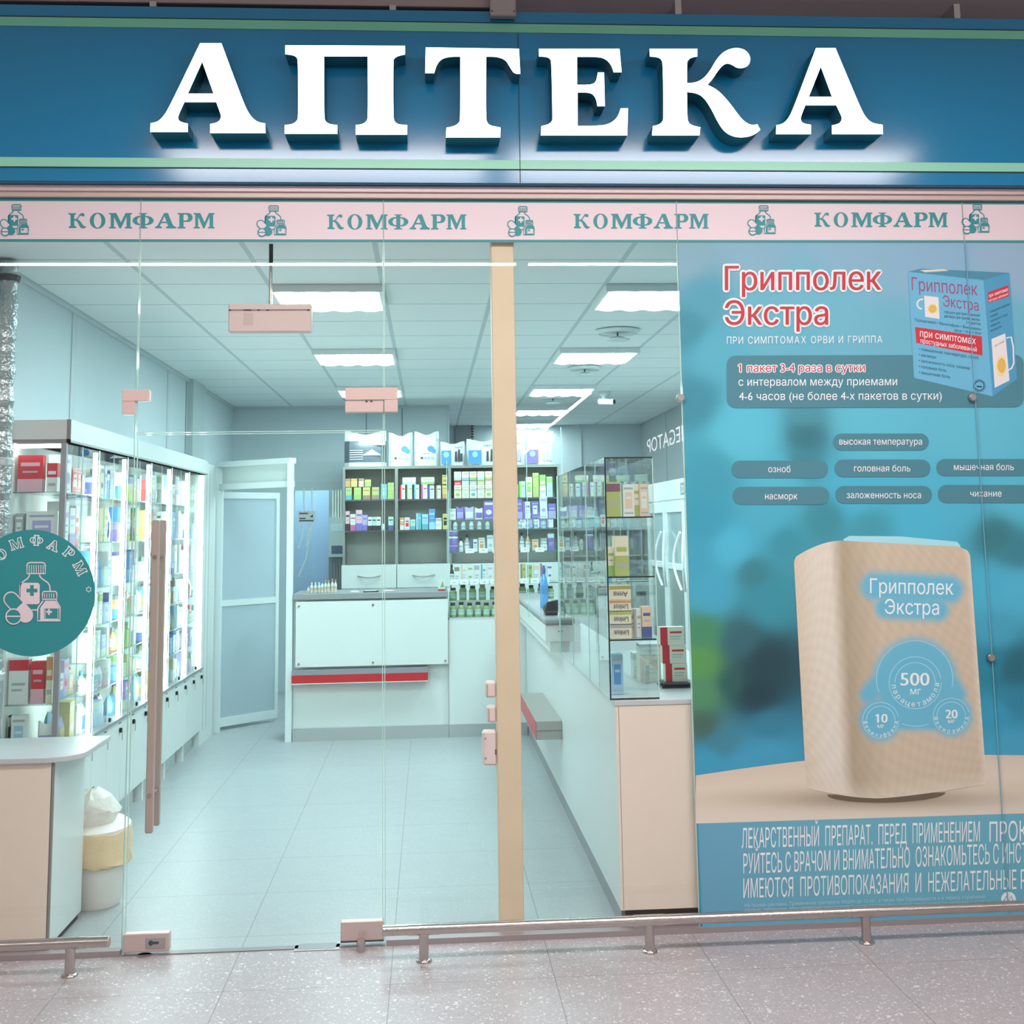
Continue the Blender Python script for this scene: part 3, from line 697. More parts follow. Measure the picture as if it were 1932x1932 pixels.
# headings
REDI = mat('print_red', '#c8323a', .55); HALO = mat('print_pale_halo', '#e6eff2', .6); GREYF = mat('print_grey_teal', '#4c8594', .6)
for b, p0, p1, up in (('Грипполек', (1367, 548), (1661, 547), (0, -46)), ('Экстра', (1367, 613), (1561, 613), (0, -46))):
    pt.halo(b, p0, p1, up, HALO, 4.2, K); pt.text(b, p0, p1, up, REDI, K + 2); pt.text(b, (p0[0] + 1.2, p0[1]), (p1[0] + 1.2, p1[1]), up, REDI, K + 2.4)
def spaced(s, p0, p1, h, ma, sp, k=K):
    ws = []
    for chh in s:
        if chh == ' ': ws.append(.28); continue
        vs, fs, a, b = text_shape(chh); ws.append(b - a)
    tot = sum(ws) + sp * (len(s) - 1); p = 0
    for chh, wd in zip(s, ws):
        if chh != ' ':
            f0, f1 = p / tot, (p + wd) / tot
            pt.text(chh, (p0[0] + (p1[0] - p0[0]) * f0, p0[1] + (p1[1] - p0[1]) * f0), (p0[0] + (p1[0] - p0[0]) * f1, p0[1] + (p1[1] - p0[1]) * f1), (0, -h), ma, k)
        p += wd + sp
spaced('ПРИ СИМПТОМАХ ОРВИ И ГРИППА', (1371, 649), (1664, 647), 13.5, INKW, .3)
pt.rrect(1371, 671, 1931, 770, 17, GREYF, K - 3, sk=-.003)
pt.halo('1 пакет 3-4 раза в сутки', (1393, 702), (1631, 701), (0, -15.5), HALO, 1.8, K); pt.text('1 пакет 3-4 раза в сутки', (1393, 702), (1631, 701), (0, -15.5), REDI, K + 2)
pt.text('с интервалом между приемами', (1393, 728), (1692, 727), (0, -15.5), INKW, K); pt.text('4-6 часов (не более 4-х пакетов в сутки)', (1394, 755), (1776, 754), (0, -15.5), INKW, K)
for x0, y0, x1, y1, b, ta, tb, yb in ((1571, 818, 1752, 850, 'высокая температура', 1583, 1739, 839), (1380, 869, 1562, 902, 'озноб', 1449, 1491, 891), (1574, 867, 1755, 900, 'головная боль', 1611, 1717, 889.5), (1766, 866, 1965, 898, 'мышечная боль', 1799, 1912, 887),
                                 (1382, 918.5, 1564, 952, 'насморк', 1443, 1504, 942), (1576, 917, 1758, 950, 'заложенность носа', 1597, 1737, 940), (1769, 915, 1968, 949, 'чихание', 1830, 1889, 937)):
    pt.rrect(x0, y0, x1, y1, 16, GREYF, K - 3); pt.text(b, (ta, yb), (tb, yb), (0, -12.5), INKW, K)
# printed carton
CB, CB2, CB3 = mat('print_box_blue', '#6cb6d6', .6), mat('print_box_side', '#4e9cc3', .6), mat('print_box_top', '#4a8ea8', .6)
pt.poly([(1713, 513), (1737, 507), (1904, 515), (1855, 529)], CB3, 7.5); pt.poly([(1735, 510), (1780, 508), (1790, 511), (1745, 514)], mat('print_cream', '#e4d9c0', .6), 8)
pt.poly([(1713, 513), (1855, 529), (1872, 748), (1724, 713)], CB, 7.5); pt.poly([(1855, 529), (1904, 515), (1918, 715), (1872, 748)], CB2, 7.5)
MAG, DKB = mat('print_magenta', '#a8477a', .6), mat('print_navy', '#1d3a4a', .6)
pt.text('Грипполек', (1720, 548), (1844, 558), (-1, -25), MAG, K); pt.text('Экстра', (1779, 578), (1846, 587), (-1, -21), MAG, K)
PW = mat('print_mug_white', '#e9e2e2', .6); LEM = mat('print_lemon', '#e0b95c', .6); LEM2 = mat('print_lemon_rim', '#f0dca0', .6)
pt.poly([(1743, 558), (1770, 561), (1772, 602), (1745, 598)], PW, K - 1); pt.stroke(circle(1739, 574, 9, 16, 90, 285), 3, PW, K - 1)
pt.poly(circle(1759, 583, 9.5, 20), LEM2, K); pt.poly(circle(1759, 583, 7.5, 18), LEM, K + .5)
for b, p0, p1 in (('порошок для приготовления', (1781, 591), (1848, 598)), ('раствора для приема внутрь', (1781, 599), (1848, 606)), ('3 пакетов', (1822, 611), (1849, 614)), ('Парацетамол • Фенилэфрин • Фенирамин', (1725, 606), (1850, 624)), ('500 мг + 10 мг + 20 мг', (1800, 626), (1851, 632))):
    pt.text(b, p0, p1, (0, -5.5), DKB, K)
RB = mat('print_red_band', '#cf3140', .6)
pt.poly([(1726, 617), (1852, 635), (1853, 671), (1728, 647)], RB, K); pt.text('при симптомах', (1735, 635), (1840, 650), (0, -14), INKW, K + 1); pt.text('простудных заболеваний', (1736, 647), (1842, 664), (0, -9), INKW, K + 1)
for i, (b, x1) in enumerate((('• повышенная температура, озноб', 1845), ('• насморк', 1766), ('• заложенность носа, чихание', 1829), ('• головная боль', 1785), ('• мышечная боль', 1792))):
    y = 661 + i * 11; pt.text(b, (1733, y), (x1, y + (x1 - 1733) * .155), (0, -6), DKB, K)
pt.stroke(circle(1847, 728, 9, 20), 1.6, DKB, K, True); pt.stroke([(1842, 729), (1852, 730)], 2.5, DKB, K); pt.stroke(circle(1847, 728, 11.5, 20), .8, DKB, K, True)
pt.poly([(1863, 552), (1902, 538), (1903, 559), (1864, 572)], RB, K); pt.text('при симптомах', (1865, 562), (1901, 549), (0, -7), INKW, K + 1); pt.text('простудных заболеваний', (1865, 570), (1901, 557), (0, -5), INKW, K + 1)
for i, (b, x1) in enumerate((('• повышенная температура', 1904), ('• насморк', 1882), ('• заложенность носа', 1900), ('• головная боль', 1886), ('• мышечная боль', 1889))):
    y = 591 + i * 9; pt.text(b, (1867, y), (x1, y - (x1 - 1867) * .42), (0, -4.5), DKB, K)
pt.poly([(1870, 640), (1896, 629), (1904, 718), (1876, 732)], PW, K); pt.stroke([(1898, 638), (1907, 636), (1911, 655), (1912, 685), (1908, 695), (1902, 698)], 3, PW, K)
pt.poly([(1888 + 10 * math.cos(i * .4), 691 + 20 * math.sin(i * .4)) for i in range(16)], LEM2, K + 1); pt.poly([(1889 + 8 * math.cos(i * .4), 690 + 14 * math.sin(i * .4)) for i in range(16)], LEM, K + 1.5)
pt.text('без сахара', (1876, 655), (1894, 645), (0, -4), DKB, K + 1)
# warning lines
pt.text('ЛЕКАРСТВЕННЫЙ  ПРЕПАРАТ.  ПЕРЕД  ПРИМЕНЕНИЕМ', (1399, 1600), (1848, 1587), (0, -38), INKW, K); pt.text('ПРОКОНСУЛЬТИ-', (1866, 1588), (2096, 1580), (0, -38), INKW, K)
pt.text('РУЙТЕСЬ С ВРАЧОМ И ВНИМАТЕЛЬНО', (1402, 1648), (1716, 1636), (0, -38), INKW, K); pt.text('ОЗНАКОМЬТЕСЬ С ИНСТРУКЦИЕЙ.', (1727, 1635), (2020, 1624), (0, -38), INKW, K)
pt.text('ИМЕЮТСЯ  ПРОТИВОПОКАЗАНИЯ  И  НЕЖЕЛАТЕЛЬНЫЕ', (1402, 1694), (1917, 1677), (0, -37), INKW, K); pt.text('РЕАКЦИИ', (1925, 1677), (2030, 1673), (0, -37), INKW, K)
FAINT = mat('print_faint', '#b9dbe6', .6)
pt.text('На правах рекламы. Применение препарата людям до 12 лет, а также при беременности и в период кормления', (1405, 1711), (1858, 1694), (0, -7), FAINT, K)
pt.text('грудью, запрещено. Максимальная продолжительность лечения без консультации с врачом не более 3 дней.', (1405, 1719), (1858, 1704), (0, -6), FAINT, K)
pt.poly(circle(1902, 1696, 14, 24), INKW, K); pt.stroke([(1893, 1700), (1898, 1690), (1902, 1700), (1907, 1690), (1911, 1700)], 2.2, mat('print_logo_cut', '#5fa9c0', .6), K + 1)
po.box(2.3956 - .0012, 2.3956 + .0012, YP - .012, YP - .0055, ZB, ZT, mat('poster_seam', '#7fb5c6', .5))
tag(po.build('poster'), 'large blue medicine poster with red heading and printed beige loudspeaker on the right glass', 'poster')

# ------------------------------------------------------------------ bumper rails
def rail(name, xs, x0, x1, lab, capL, capR):
    e = empty(name, (x0, -.215, 0)); off = lambda o: setattr(o, 'location', (-x0, .215, 0))
    mb = MB(); mb.tube((x0, -.215, .118), (x1, -.215, .118), .0205, STEEL, 20); o = mb.build('rail_tube', e, smooth=True); off(o)
    for x in xs:
        mb = MB(); mb.tube((x - .06, -.215, .118), (x + .06, -.215, .118), .0222, STEEL, 20); o = mb.build('rail_sleeve', e, smooth=True); off(o)
        mb = MB(); mb.tube((x, -.215, .004), (x, -.215, .105), .019, STEEL, 20); o = mb.build('post', e, smooth=True); off(o)
        mb = MB(); mb.lathe([(.031, 0), (.031, .004), (.027, .009), (.019, .011)], STEEL, (x, -.215, 0), 20); f = mb.build('base_flange', o, smooth=True)
    for x, s in ((x0, -1), (x1, 1)):
        mb = MB(); mb.tube((x, -.215, .118), (x + s * .004, -.215, .118), .0205, BRONZE, 20, r1=.018); o = mb.build('end_cap', e, smooth=True); off(o)
    return tag(e, lab, 'bumper rail')
rail('bumper_rail', (-2.25, -1.363), -3.2, -1.222, 'short low steel bumper rail before the white counter at left', 0, 0)
rail('bumper_rail', (-.029, .851, 1.718, 2.59), -.185, 3.3, 'long low steel bumper rail before the column and blue poster', 0, 0)
mb = MB(); mb.tube((-.277, -.075, 0), (-.277, -.075, .03), .014, ALU, 18); mb.tube((-.277, -.075, .03), (-.277, -.075, .046), .017, STEEL, 18, r1=.0165)
tag(mb.build('door_stop', smooth=True), 'small steel door stop on the floor beside the hinge patch', 'door stop')
fp = MB(); fp.box(-.545, -.365, -.045, .045, 0, .004, ALU, c=.001); fp.box(-.53, -.38, -.035, .035, .004, .0045, mat('dull_steel', '#8f8e90', .4, .3))
tag(fp.build('floor_spring_cover'), 'flat steel cover plate in the floor under the glass door', 'floor plate')
ps = MB(); ps.tube((-1.13, -.02, 0), (-1.13, -.02, .004), .028, STEEL, 20)
tag(ps.build('strike_plate'), 'small round steel strike plate in the floor under the door lock', 'floor plate')

# ------------------------------------------------------------------ beige post with switch boxes
WOOD = mat('beige_post', '#e4cdae', .5, var=.05, scale=6)
cl = MB(); cl.box(.277, .378, .02, .11, 0, 2.94, WOOD, c=.004)
tag(cl.build('post'), 'beige wooden post behind the glass between door and poster', 'post')
PB = mat('pink_box', '#ecd5cf', .4)
def wbox(x0, y0, x1, y1, lab, deco):
    a = at(x0, y1, Y=.03); b = at(x1, y0, Y=.03); e = empty('switch_box', (b.x, .03, a.z)); mb = MB(); x_r = .2765
    mb.box(a.x, x_r, .03, .085, a.z, b.z, PB, c=.008); o = mb.build('case', e); o.location = -Vector(e.location)
    if deco:
        for xx, z, r_ in ((a.x + .012, a.z + .03, .005), (a.x + .012, b.z - .03, .005), (x_r - .006, a.z + .06, .004), (x_r - .006, b.z - .09, .004)):
            mb = MB(); mb.tube((xx, .0285, z), (xx, .031, z), r_, ALU if r_ > .0045 else DGREY, 10); o = mb.build('screw', e); o.location = -Vector(e.location)
    else:
        mb = MB(); mb.box(a.x + .006, a.x + .01, .0285, .0305, a.z + .006, b.z - .012, mat('grey_seam', '#a89a98', .5)); o = mb.build('lid_seam', e); o.location = -Vector(e.location)
    return tag(e, lab, 'switch box', 'boxes on the beige post')
wbox(916, 1286, 933, 1317, 'uppermost small pink box on the beige post', 0)
wbox(919, 1332, 934, 1364, 'small pink box on the beige post below the uppermost one', 0)
wbox(911, 1379, 937, 1445, 'larger pink box lowest on the beige post', 1)

# foil-wrapped pipe in the left corner
fo = empty('pipe', (-1.984, .64, 0)); FOIL = mat('foil', '#b5bcbc', .3, .85, bump=1.0, scale=45, var=.1)
mb = MB(); R2 = random.Random(3); prof = []
for i in range(90): prof.append((.052 + R2.uniform(-.005, .005), .0 + i * 2.93 / 89))
mb.lathe(prof, FOIL, n=22); o = mb.build('foil_sleeve', fo, smooth=False)
for z in (1.97, 1.0): mb = MB(); mb.lathe([(.058, z), (.06, z + .006), (.06, z + .03), (.056, z + .036)], mat('foil_band', '#cfd2d2', .35, .7), n=22); o = mb.build('clamp_band', fo)
mb = MB(); mb.lathe([(.058, 2.84), (.064, 2.86), (.064, 2.866), (.058, 2.87)], DGREY, n=14); mb.build('flared_collar', fo)
tag(fo, 'crumpled silver foil pipe standing in the left corner behind the glass', 'pipe')
# hanging box on a rod
hx = empty('hanging_sign_box', (-.71, .3, 2.54)); PKB = mat('pale_pink_plastic', '#e7cdc6', .45)
mb = MB(); a, b = at(430, 627, Y=.3), at(588, 573, Y=.3); mb.box(a.x, b.x, .3, .35, a.z, b.z, PKB, c=.006); o = mb.build('case', hx); o.location = -Vector(hx.location)
mb = MB(); q0, q1 = at(434, 586, Y=.299), at(583, 583.5, Y=.299); mb.box(q0.x, q1.x, .298, .301, q0.z, q1.z, mat('mauve_slot', '#8f7478', .5))
for px_ in (434, 462, 467, 472, 488, 505, 582): q = at(px_, 585, Y=.299); mb.box(q.x - .006, q.x + .006, .2975, .301, q.z - .003, q.z + .003, DARK)
o = mb.build('slot_strip', hx); o.location = -Vector(hx.location)
mb = MB(); A, B = at(459, 614, Y=.2995), at(478, 590, Y=.2995); mb.box(A.x, B.x, .2985, .3005, A.z, B.z, mat('pink_hatch', '#dcbeb8', .5))
o = mb.build('hatch', hx); o.location = -Vector(hx.location)
mb = MB(); mb.tube((-.71, .325, b.z - .005), (-.71, .325, 2.86), .008, STEEL, 12); mb.tube((-.71, .325, 2.86), (-.71, .325, HC), .0095, DARK, 12); o = mb.build('rod', hx); o.location = -Vector(hx.location)
tag(hx, 'pale pink flat box hanging on a thin rod behind the glass above the door', 'hanging box')

# ------------------------------------------------------------------ ceiling lights and vents
LP = mat('light_panel', '#ffffff', .5, emit=LAMP_SHOP, ecol=(.71, .965, 1.0)); LPD = mat('light_panel_dim', '#ffffff', .5, emit=LAMP_SHOP * .45, ecol=(.74, .97, 1.0)); LW = mat('light_frame', '#e6eceb', .5)
LOUV = mat('light_louvre', '#f2f6f6', .35, .3)
n_l = 0
for x0, ys, side in ((-.839, (1.2537, 3.6537, 6.0537), 'left'), (.961, (1.2537, 3.6537, 6.0537, 8.15, 9.95), 'right')):
    for k, y0 in enumerate(ys):
        e = empty('ceiling_light', (x0 + .3, y0 + .3, HC - .03)); n_l += 1
        mb = MB()
        for a, b, c_, d in ((-.298, .298, -.298, -.28), (-.298, .298, .28, .298), (-.298, -.28, -.28, .28), (.28, .298, -.28, .28)): mb.box(a, b, c_, d, -.012, .029, LW)
        mb.build('frame', e)
        mb = MB()
        for i in range(4):
            xc = -.21 + i * .14; vs = []
            for j in range(9):
                t = math.pi * j / 8; 
                for yy in (-.275, .275): vs.append((xc - .068 * math.cos(t), yy, .0 - .02 * math.sin(t)))
            mb.add(vs, [(2 * j, 2 * j + 1, 2 * j + 3, 2 * j + 2) for j in range(8)], LP)
        if k > 2: mb.mats = [LPD]
        mb.build('diffuser', e)
        tag(e, ['', 'nearest', 'second', 'third', 'fourth', 'fifth'][k + 1] + ' square ceiling light in the %s row of the shop ceiling' % side, 'ceiling light', 'square ceiling lights')
e = empty('ceiling_light', (-1.25, 8.6, HC - .03)); mb = MB(); mb.box(-.298, .298, -.298, .298, .0, .029, LW); mb.build('frame', e); mb = MB(); mb.box(-.27, .27, -.27, .27, -.012, 0, LP); mb.build('diffuser', e)  # unseen lamp, added to brighten the dark back room
tag(e, 'added unseen light panel in the back room behind the doorway', 'ceiling light', 'square ceiling lights')
VW = mat('vent_white', '#dfe8e7', .5)
for k, (px_, py_, r) in enumerate(((1165, 622, .15), (1103, 692, .14), (1043, 748, .13))):
    p = at(px_, py_, Z=HC); e = empty('ceiling_vent', (p.x, p.y, HC)); mb = MB(); mb.lathe([(r * .9, -.001), (r, -.006), (r, -.012), (r * .86, -.03), (r * .8, -.02)], VW, n=28); mb.build('ring', e, smooth=True)
    mb = MB(); mb.tube((0, 0, -.02), (0, 0, -.065), .006, DGREY, 8); mb.lathe([(.02, -.045), (r * .55, -.066), (r * .5, -.074), (.01, -.08)], VW, n=24); mb.build('disc', e, smooth=True)
    tag(e, ['large round ceiling vent nearest to the glass front', 'round ceiling vent between the right row second and third lights', 'round ceiling vent farthest from the glass front'][k], 'ceiling vent', 'round ceiling vents')
e = empty('security_camera', tuple(at(1140, 738, Z=HC))); mb = MB(); mb.lathe([(.06, 0), (.06, -.03), (.03, -.05), (.02, -.08)], WHITE2, n=18); mb.build('mount', e, smooth=True)
mb = MB(); mb.tube((-.05, 0, -.1), (.08, -.1, -.115), .03, WHITE2, 16); mb.build('body', e, smooth=True); mb = MB(); mb.tube((.08, -.1, -.115), (.083, -.1025, -.1154), .022, DGREY, 16); mb.build('lens', e)
tag(e, 'white security camera on the ceiling right of the lights', 'camera')

# ------------------------------------------------------------------ the mall side: linear lamps and the sign opposite
TUBE = mat('linear_lamp_glow', '#ffffff', .5, emit=LAMP_MALL, ecol=(1.0, .95, .94))
TUBE2 = mat('thin_lamp_glow', '#ffffff', .5, emit=42.0, ecol=(1.0, .97, .96))
def lin_lamp(p0, p1, lab, w_=.05):
    e = empty('linear_lamp', p0); d = Vector(p1) - Vector(p0); mb = MB(); mb.box(-w_ / 2 if abs(d.x) < .1 else 0, w_ / 2 if abs(d.x) < .1 else d.x, -w_ / 2 if abs(d.y) < .1 else 0, w_ / 2 if abs(d.y) < .1 else d.y, 0, .012, TUBE if w_ > .2 else TUBE2); mb.build('diffuser', e)
    mb = MB(); mb.box(-w_ / 2 - .006 if abs(d.x) < .1 else 0, w_ / 2 + .006 if abs(d.x) < .1 else d.x, -w_ / 2 - .006 if abs(d.y) < .1 else 0, w_ / 2 + .006 if abs(d.y) < .1 else d.y, .012, .06, ALU); mb.build('housing', e)
    tag(e, lab, 'linear lamp', 'linear lamps of the mall ceiling')
lin_lamp((-4.2, -4.38, 3.72), (.705, -4.38, 3.72), 'long white linear mall lamp mirrored in the glass left of the post')
lin_lamp((.805, -4.38, 3.72), (5.2, -4.38, 3.72), 'long white linear mall lamp mirrored in the glass right of the post')
lin_lamp((2.55, -20.3, 3.72), (2.55, -14.0, 3.72), 'linear mall lamp mirrored as the upper slanting line in the right pane', .065)
lin_lamp((2.74, -30.6, 3.72), (2.74, -22.1, 3.72), 'far linear mall lamp mirrored as the lower slanting line over the packs', .085)
lin_lamp((-1.5, -2.1, 3.8), (.35, -2.1, 3.8), 'linear mall lamp reflected under the letters А П Т of the sign', .6)
lin_lamp((.5, -2.1, 3.8), (2.9, -2.1, 3.8), 'linear mall lamp reflected under the letters Е К А of the sign', .6)
mg = MB(); vs, fs, x0, x1 = text_shape('MEGATOP'); GLOW = mat('opposite_sign_glow', '#ffffff', .5, emit=16.0, ecol=(1, 1, 1))
o = None
pE, pP = at(1281.5, 834, Y=13.0), at(1221, 849.5, Y=15.9); pE.y *= -1; pP.y *= -1; pP.z = pE.z
P0 = pE - (pP - pE) * .24; P1 = pP; dr = P1 - P0
for s_ in (0,): mg.add([P0 + dr * ((x - x0) / (x1 - x0)) + Vector((-s_, 0, .245 * y)) for x, y in vs], fs, GLOW)
tag(mg.build('opposite_shop_sign'), 'white lit letters of the shop opposite mirrored at the right edge of the glass', 'shop sign')
# ------------------------------------------------------------------ counters
def stepped_top(mb, x0, x1, y0, y1, z0, z1, r, ma):
    pts = [(x0, y0)] + [(x1 - r + r * math.cos(math.radians(-90 + 15 * i)), y0 + r + r * math.sin(math.radians(-90 + 15 * i))) for i in range(7)] + [(x1, y1), (x0, y1)]
    n = len(pts); mb.add([(x, y, z0) for x, y in pts] + [(x, y, z1) for x, y in pts], [tuple(range(n))[::-1], tuple(range(n, 2 * n))] + [(i, (i + 1) % n, n + (i + 1) % n, n + i) for i in range(n)], ma)
SEAMD = mat('panel_joint', '#8d8580', .6)
lc = empty('counter', (-1.78, .27, 0))
def loc(o, e): o.location = -Vector(e.location); return o
mb = MB(); mb.box(-2.045, -1.524, .03, .505, .03, .738, WARMLIT); mb.box(-1.524, -1.518, .045, .505, .03, .738, WHITE); mb.box(-1.526, -1.516, .03, .045, .03, .738, SEAMD); loc(mb.build('body', lc), lc)
mb = MB(); mb.box(-2.045, -1.53, .05, .50, 0, .03, BROWN); loc(mb.build('plinth', lc), lc)
mb = MB(); stepped_top(mb, -2.045, -1.415, .012, .53, .74, .762, .13, PALETOP); loc(mb.build('worktop', lc, bevel=.003), lc)
tag(lc, 'low white counter with a pale rounded top in the left corner behind the glass', 'counter')
# waste bin with a cream bag
bn_ = empty('waste_bin', (-1.51, .70, 0)); BW = mat('bin_white', '#efeae2', .4); BAG = mat('bin_bag', '#ecd2a8', .45, var=.08, scale=18, bump=.6)
mb = MB(); mb.lathe([(.105, 0), (.112, .01), (.135, .20), (.14, .21), (.143, .30), (.148, .31), (.148, .325), (.135, .325), (.1, .05)], BW, n=28); mb.build('bucket', bn_, smooth=True)
mb = MB(); prof = [(.128, .335), (.153, .33), (.158, .30), (.153, .24), (.158, .19), (.149, .185)]
R3 = random.Random(5); b0 = len(mb.v); mb.lathe(prof, BAG, n=28); mb.v = [(x * (1 + R3.uniform(-.03, .03)), y * (1 + R3.uniform(-.03, .03)), z + R3.uniform(-.01, .01)) for x, y, z in mb.v]; mb.build('bag', bn_, smooth=True)
mb = MB(); mb.lathe([(.15, .33), (.15, .345), (.13, .36), (.02, .365)], BW, n=24); mb.v = [(x, y, z + .22 * x * 0 + (.08 * y)) for x, y, z in mb.v]; mb.build('lid', bn_, smooth=True)
cr = MB(); cr.lathe([(.10, .36), (.12, .41), (.09, .47), (.02, .50)], mat('clear_bag', '#e9e7de', .3, var=.1, bump=.8, scale=25), n=16); cr.v = [(x - .02 + R3.uniform(-.012, .012), y + R3.uniform(-.012, .012), z + R3.uniform(-.012, .012)) for x, y, z in cr.v]; cr.build('rubbish', bn_, smooth=True)
tag(bn_, 'white waste bucket with a cream bag behind the low white counter', 'waste bin')

rc = empty('counter', (.776, .03, 0))
mb = MB(); mb.box(.776, 1.5, .032, 4.85, .09, .902, WHITE); loc(mb.build('body', rc), rc)
mb = MB(); mb.box(.776, 1.5, .0285, .0325, .086, .902, WARMLIT); mb.box(.788, .790, .0275, .0286, .09, .9, SEAMD); loc(mb.build('end_panel', rc), rc)
mb = MB(); mb.box(.80, 1.5, .06, 4.85, 0, .09, BROWN); mb.box(.785, .8, .07, 4.85, 0, .088, GREYTOP); loc(mb.build('plinth', rc), rc)
mb = MB(); mb.box(.768, 1.5, .024, 4.86, .902, .925, PALETOP, c=.003); loc(mb.build('worktop', rc), rc)
mb = MB(); mb.box(.672, .88, 2.05, 4.80, .985, 1.08, WHITE, c=.003); mb.box(.70, .88, 2.06, 4.80, .925, .985, WHITE)
for x in (.755, .772): mb.tube((x, 2.046, 1.045), (x, 2.052, 1.045), .006, DGREY, 8)
loc(mb.build('raised_ledge', rc), rc)
mb = MB(); mb.box(.668, .884, 2.04, 4.82, 1.08, 1.122, GREYTOP, c=.012); loc(mb.build('ledge_top', rc), rc)
mb = MB(); mb.box(.748, .760, 2.2, 4.7, .915, .985, WHITE2); loc(mb.build('panel', rc), rc)
bs = MB(); bs.box(.622, .776, 2.2, 3.45, .41, .515, mat('bag_shelf_grey', '#a7a59f', .45), c=.002); bs.box(.6205, .622, 2.2, 3.45, .41, .512, RED); bs.box(.626, .772, 2.1985, 2.2, .46, .462, DGREY); 
for x in (.63, .768): bs.tube((x, 2.197, .425), (x, 2.2, .425), .005, ALU, 8)
loc(bs.build('bag_shelf', rc), rc)
tag(rc, 'long white counter running back from the warm-lit end panel beside the poster', 'counter')
# glass case on the right counter
gc = empty('glass_case', (.776, .05, .925)); X0, X1, Y0, Y1, ZC0, ZC1 = .757, .965, .04, 2.03, .926, 1.945
mb = MB()
mb.quad([(X0, Y0, ZC0), (X0, Y1, ZC0), (X0, Y1, ZC1), (X0, Y0, ZC1)], CGLASS); loc(mb.build('side_glass', gc), gc)
mb = MB(); mb.quad([(X0, Y0, ZC0), (X1, Y0, ZC0), (X1, Y0, ZC1), (X0, Y0, ZC1)], CGLASS); mb.box(X0 - .002, X0 + .004, Y0 - .003, Y0 + .003, ZC0, ZC1, DEDGE); mb.box(X0, X1, Y0 - .003, Y0 + .003, ZC0, ZC0 + .006, DEDGE); loc(mb.build('end_glass', gc), gc)
mb = MB(); mb.quad([(X0, Y0, ZC1), (X1, Y0, ZC1), (X1, Y1, ZC1), (X0, Y1, ZC1)], CGLASS); mb.box(X0, X1, Y0 - .003, Y0 + .003, ZC1 - .006, ZC1, DEDGE); loc(mb.build('top_glass', gc), gc)
mb = MB(); mb.quad([(X1, Y0, ZC0), (X1, Y1, ZC0), (X1, Y1, ZC1), (X1, Y0, ZC1)], CGLASS); mb.box(X1 - .002, X1 + .002, Y0, Y0 + .004, ZC0, ZC1, EDGE); loc(mb.build('back_glass', gc), gc)
mb = MB(); mb.quad([(X0, Y1, ZC0), (X1, Y1, ZC0), (X1, Y1, ZC1), (X0, Y1, ZC1)], CGLASS); mb.box(X0 - .004, X0 + .004, Y1 - .004, Y1 + .004, ZC0, ZC1, EDGE); loc(mb.build('far_glass', gc), gc)
SHG = glass('shelf_glass', (.90, .95, .93), 0.045)
RSH = (1.69, 1.437, 1.174)
for z in RSH:
    mb = MB(); mb.box(X0 + .005, X1 - .004, Y0 + .01, Y1 - .01, z - .006, z, SHG); mb.box(X0 + .005, X1 - .004, Y0 + .006, Y0 + .01, z - .006, z, DEDGE); loc(mb.build('glass_shelf', gc), gc)
for y in (.7, 1.36):
    mb = MB(); mb.box(X0 - .002, X0 + .001, y - .002, y + .002, ZC0, ZC1, EDGE); loc(mb.build('glass_joint', gc), gc)
tag(gc, 'tall narrow glass case with dark edges standing on the right counter', 'glass case')

bc = empty('counter', (-.46, 4.87, 0))
mb = MB(); mb.box(-1.08, .15, 4.90, 5.40, .10, 1.098, WHITE); mb.box(.15, 1.4, 4.87, 5.35, .10, .915, WHITE2); mb.box(.149, .152, 4.866, 4.87, .1, .93, SEAMD); loc(mb.build('body', bc), bc)
mb = MB(); mb.box(-1.08, .1485, 4.872, 4.91, 0, .10, mat('plinth_grey', '#b3b8b8', .35, .3)); mb.box(.1515, .776, 4.872, 4.91, 0, .10, mat('plinth_grey', '#b3b8b8', .35, .3)); loc(mb.build('plinth', bc), bc)
mb = MB(); mb.box(-1.085, .15, 4.84, 5.42, 1.099, 1.147, GREYTOP, c=.004); loc(mb.build('worktop', bc), bc)
mb = MB(); mb.box(-1.06, .148, 4.845, 4.851, .575, 1.085, mat('panel_white', '#dde4e1', .2)); p_ = loc(mb.build('front_panel', bc), bc)
for x, z in ((-1.035, 1.05), (-.45, 1.05), (-1.035, .60), (-.45, .60), (.125, .60)):
    mb = MB(); mb.tube((x, 4.838, z), (x, 4.898, z), .009, STEEL, 12); o = mb.build('standoff', p_)
mb = MB(); mb.box(-1.085, -.015, 4.80, 4.90, .455, .518, RED); mb.box(-1.085, -.015, 4.80, 4.90, .518, .556, mat('bag_shelf_top', '#8f8f97', .4)); mb.box(-1.087, -.013, 4.797, 4.80, .449, .455, WHITE2); loc(mb.build('bag_shelf', bc), bc)
tag(bc, 'white back counter with a grey top and a red shelf strip', 'counter')
sg = MB(); sg.quad([(-1.075, 4.87, 1.148), (.15, 4.87, 1.148), (.15, 4.87, 2.2), (-1.075, 4.87, 2.2)], CGLASS); sg.box(.146, .1499, 4.866, 4.874, 1.1485, 2.2, EDGE)
tag(sg.build('glass_screen'), 'clear glass screen standing on the back counter', 'glass screen')
bp_ = MB(); bp_.box(.79, .796, 2.10, 2.106, 1.122, 2.24, EDGE); bp_.box(.581, .585, 2.10, 2.106, 1.122, 2.24, EDGE); bp_.quad([(.585, 2.103, 1.122), (.79, 2.103, 1.122), (.79, 2.103, 2.24), (.585, 2.103, 2.24)], CGLASS)
tag(bp_.build('glass_screen'), 'tall glass screen with a bright edge on the raised ledge of the right counter', 'glass screen')

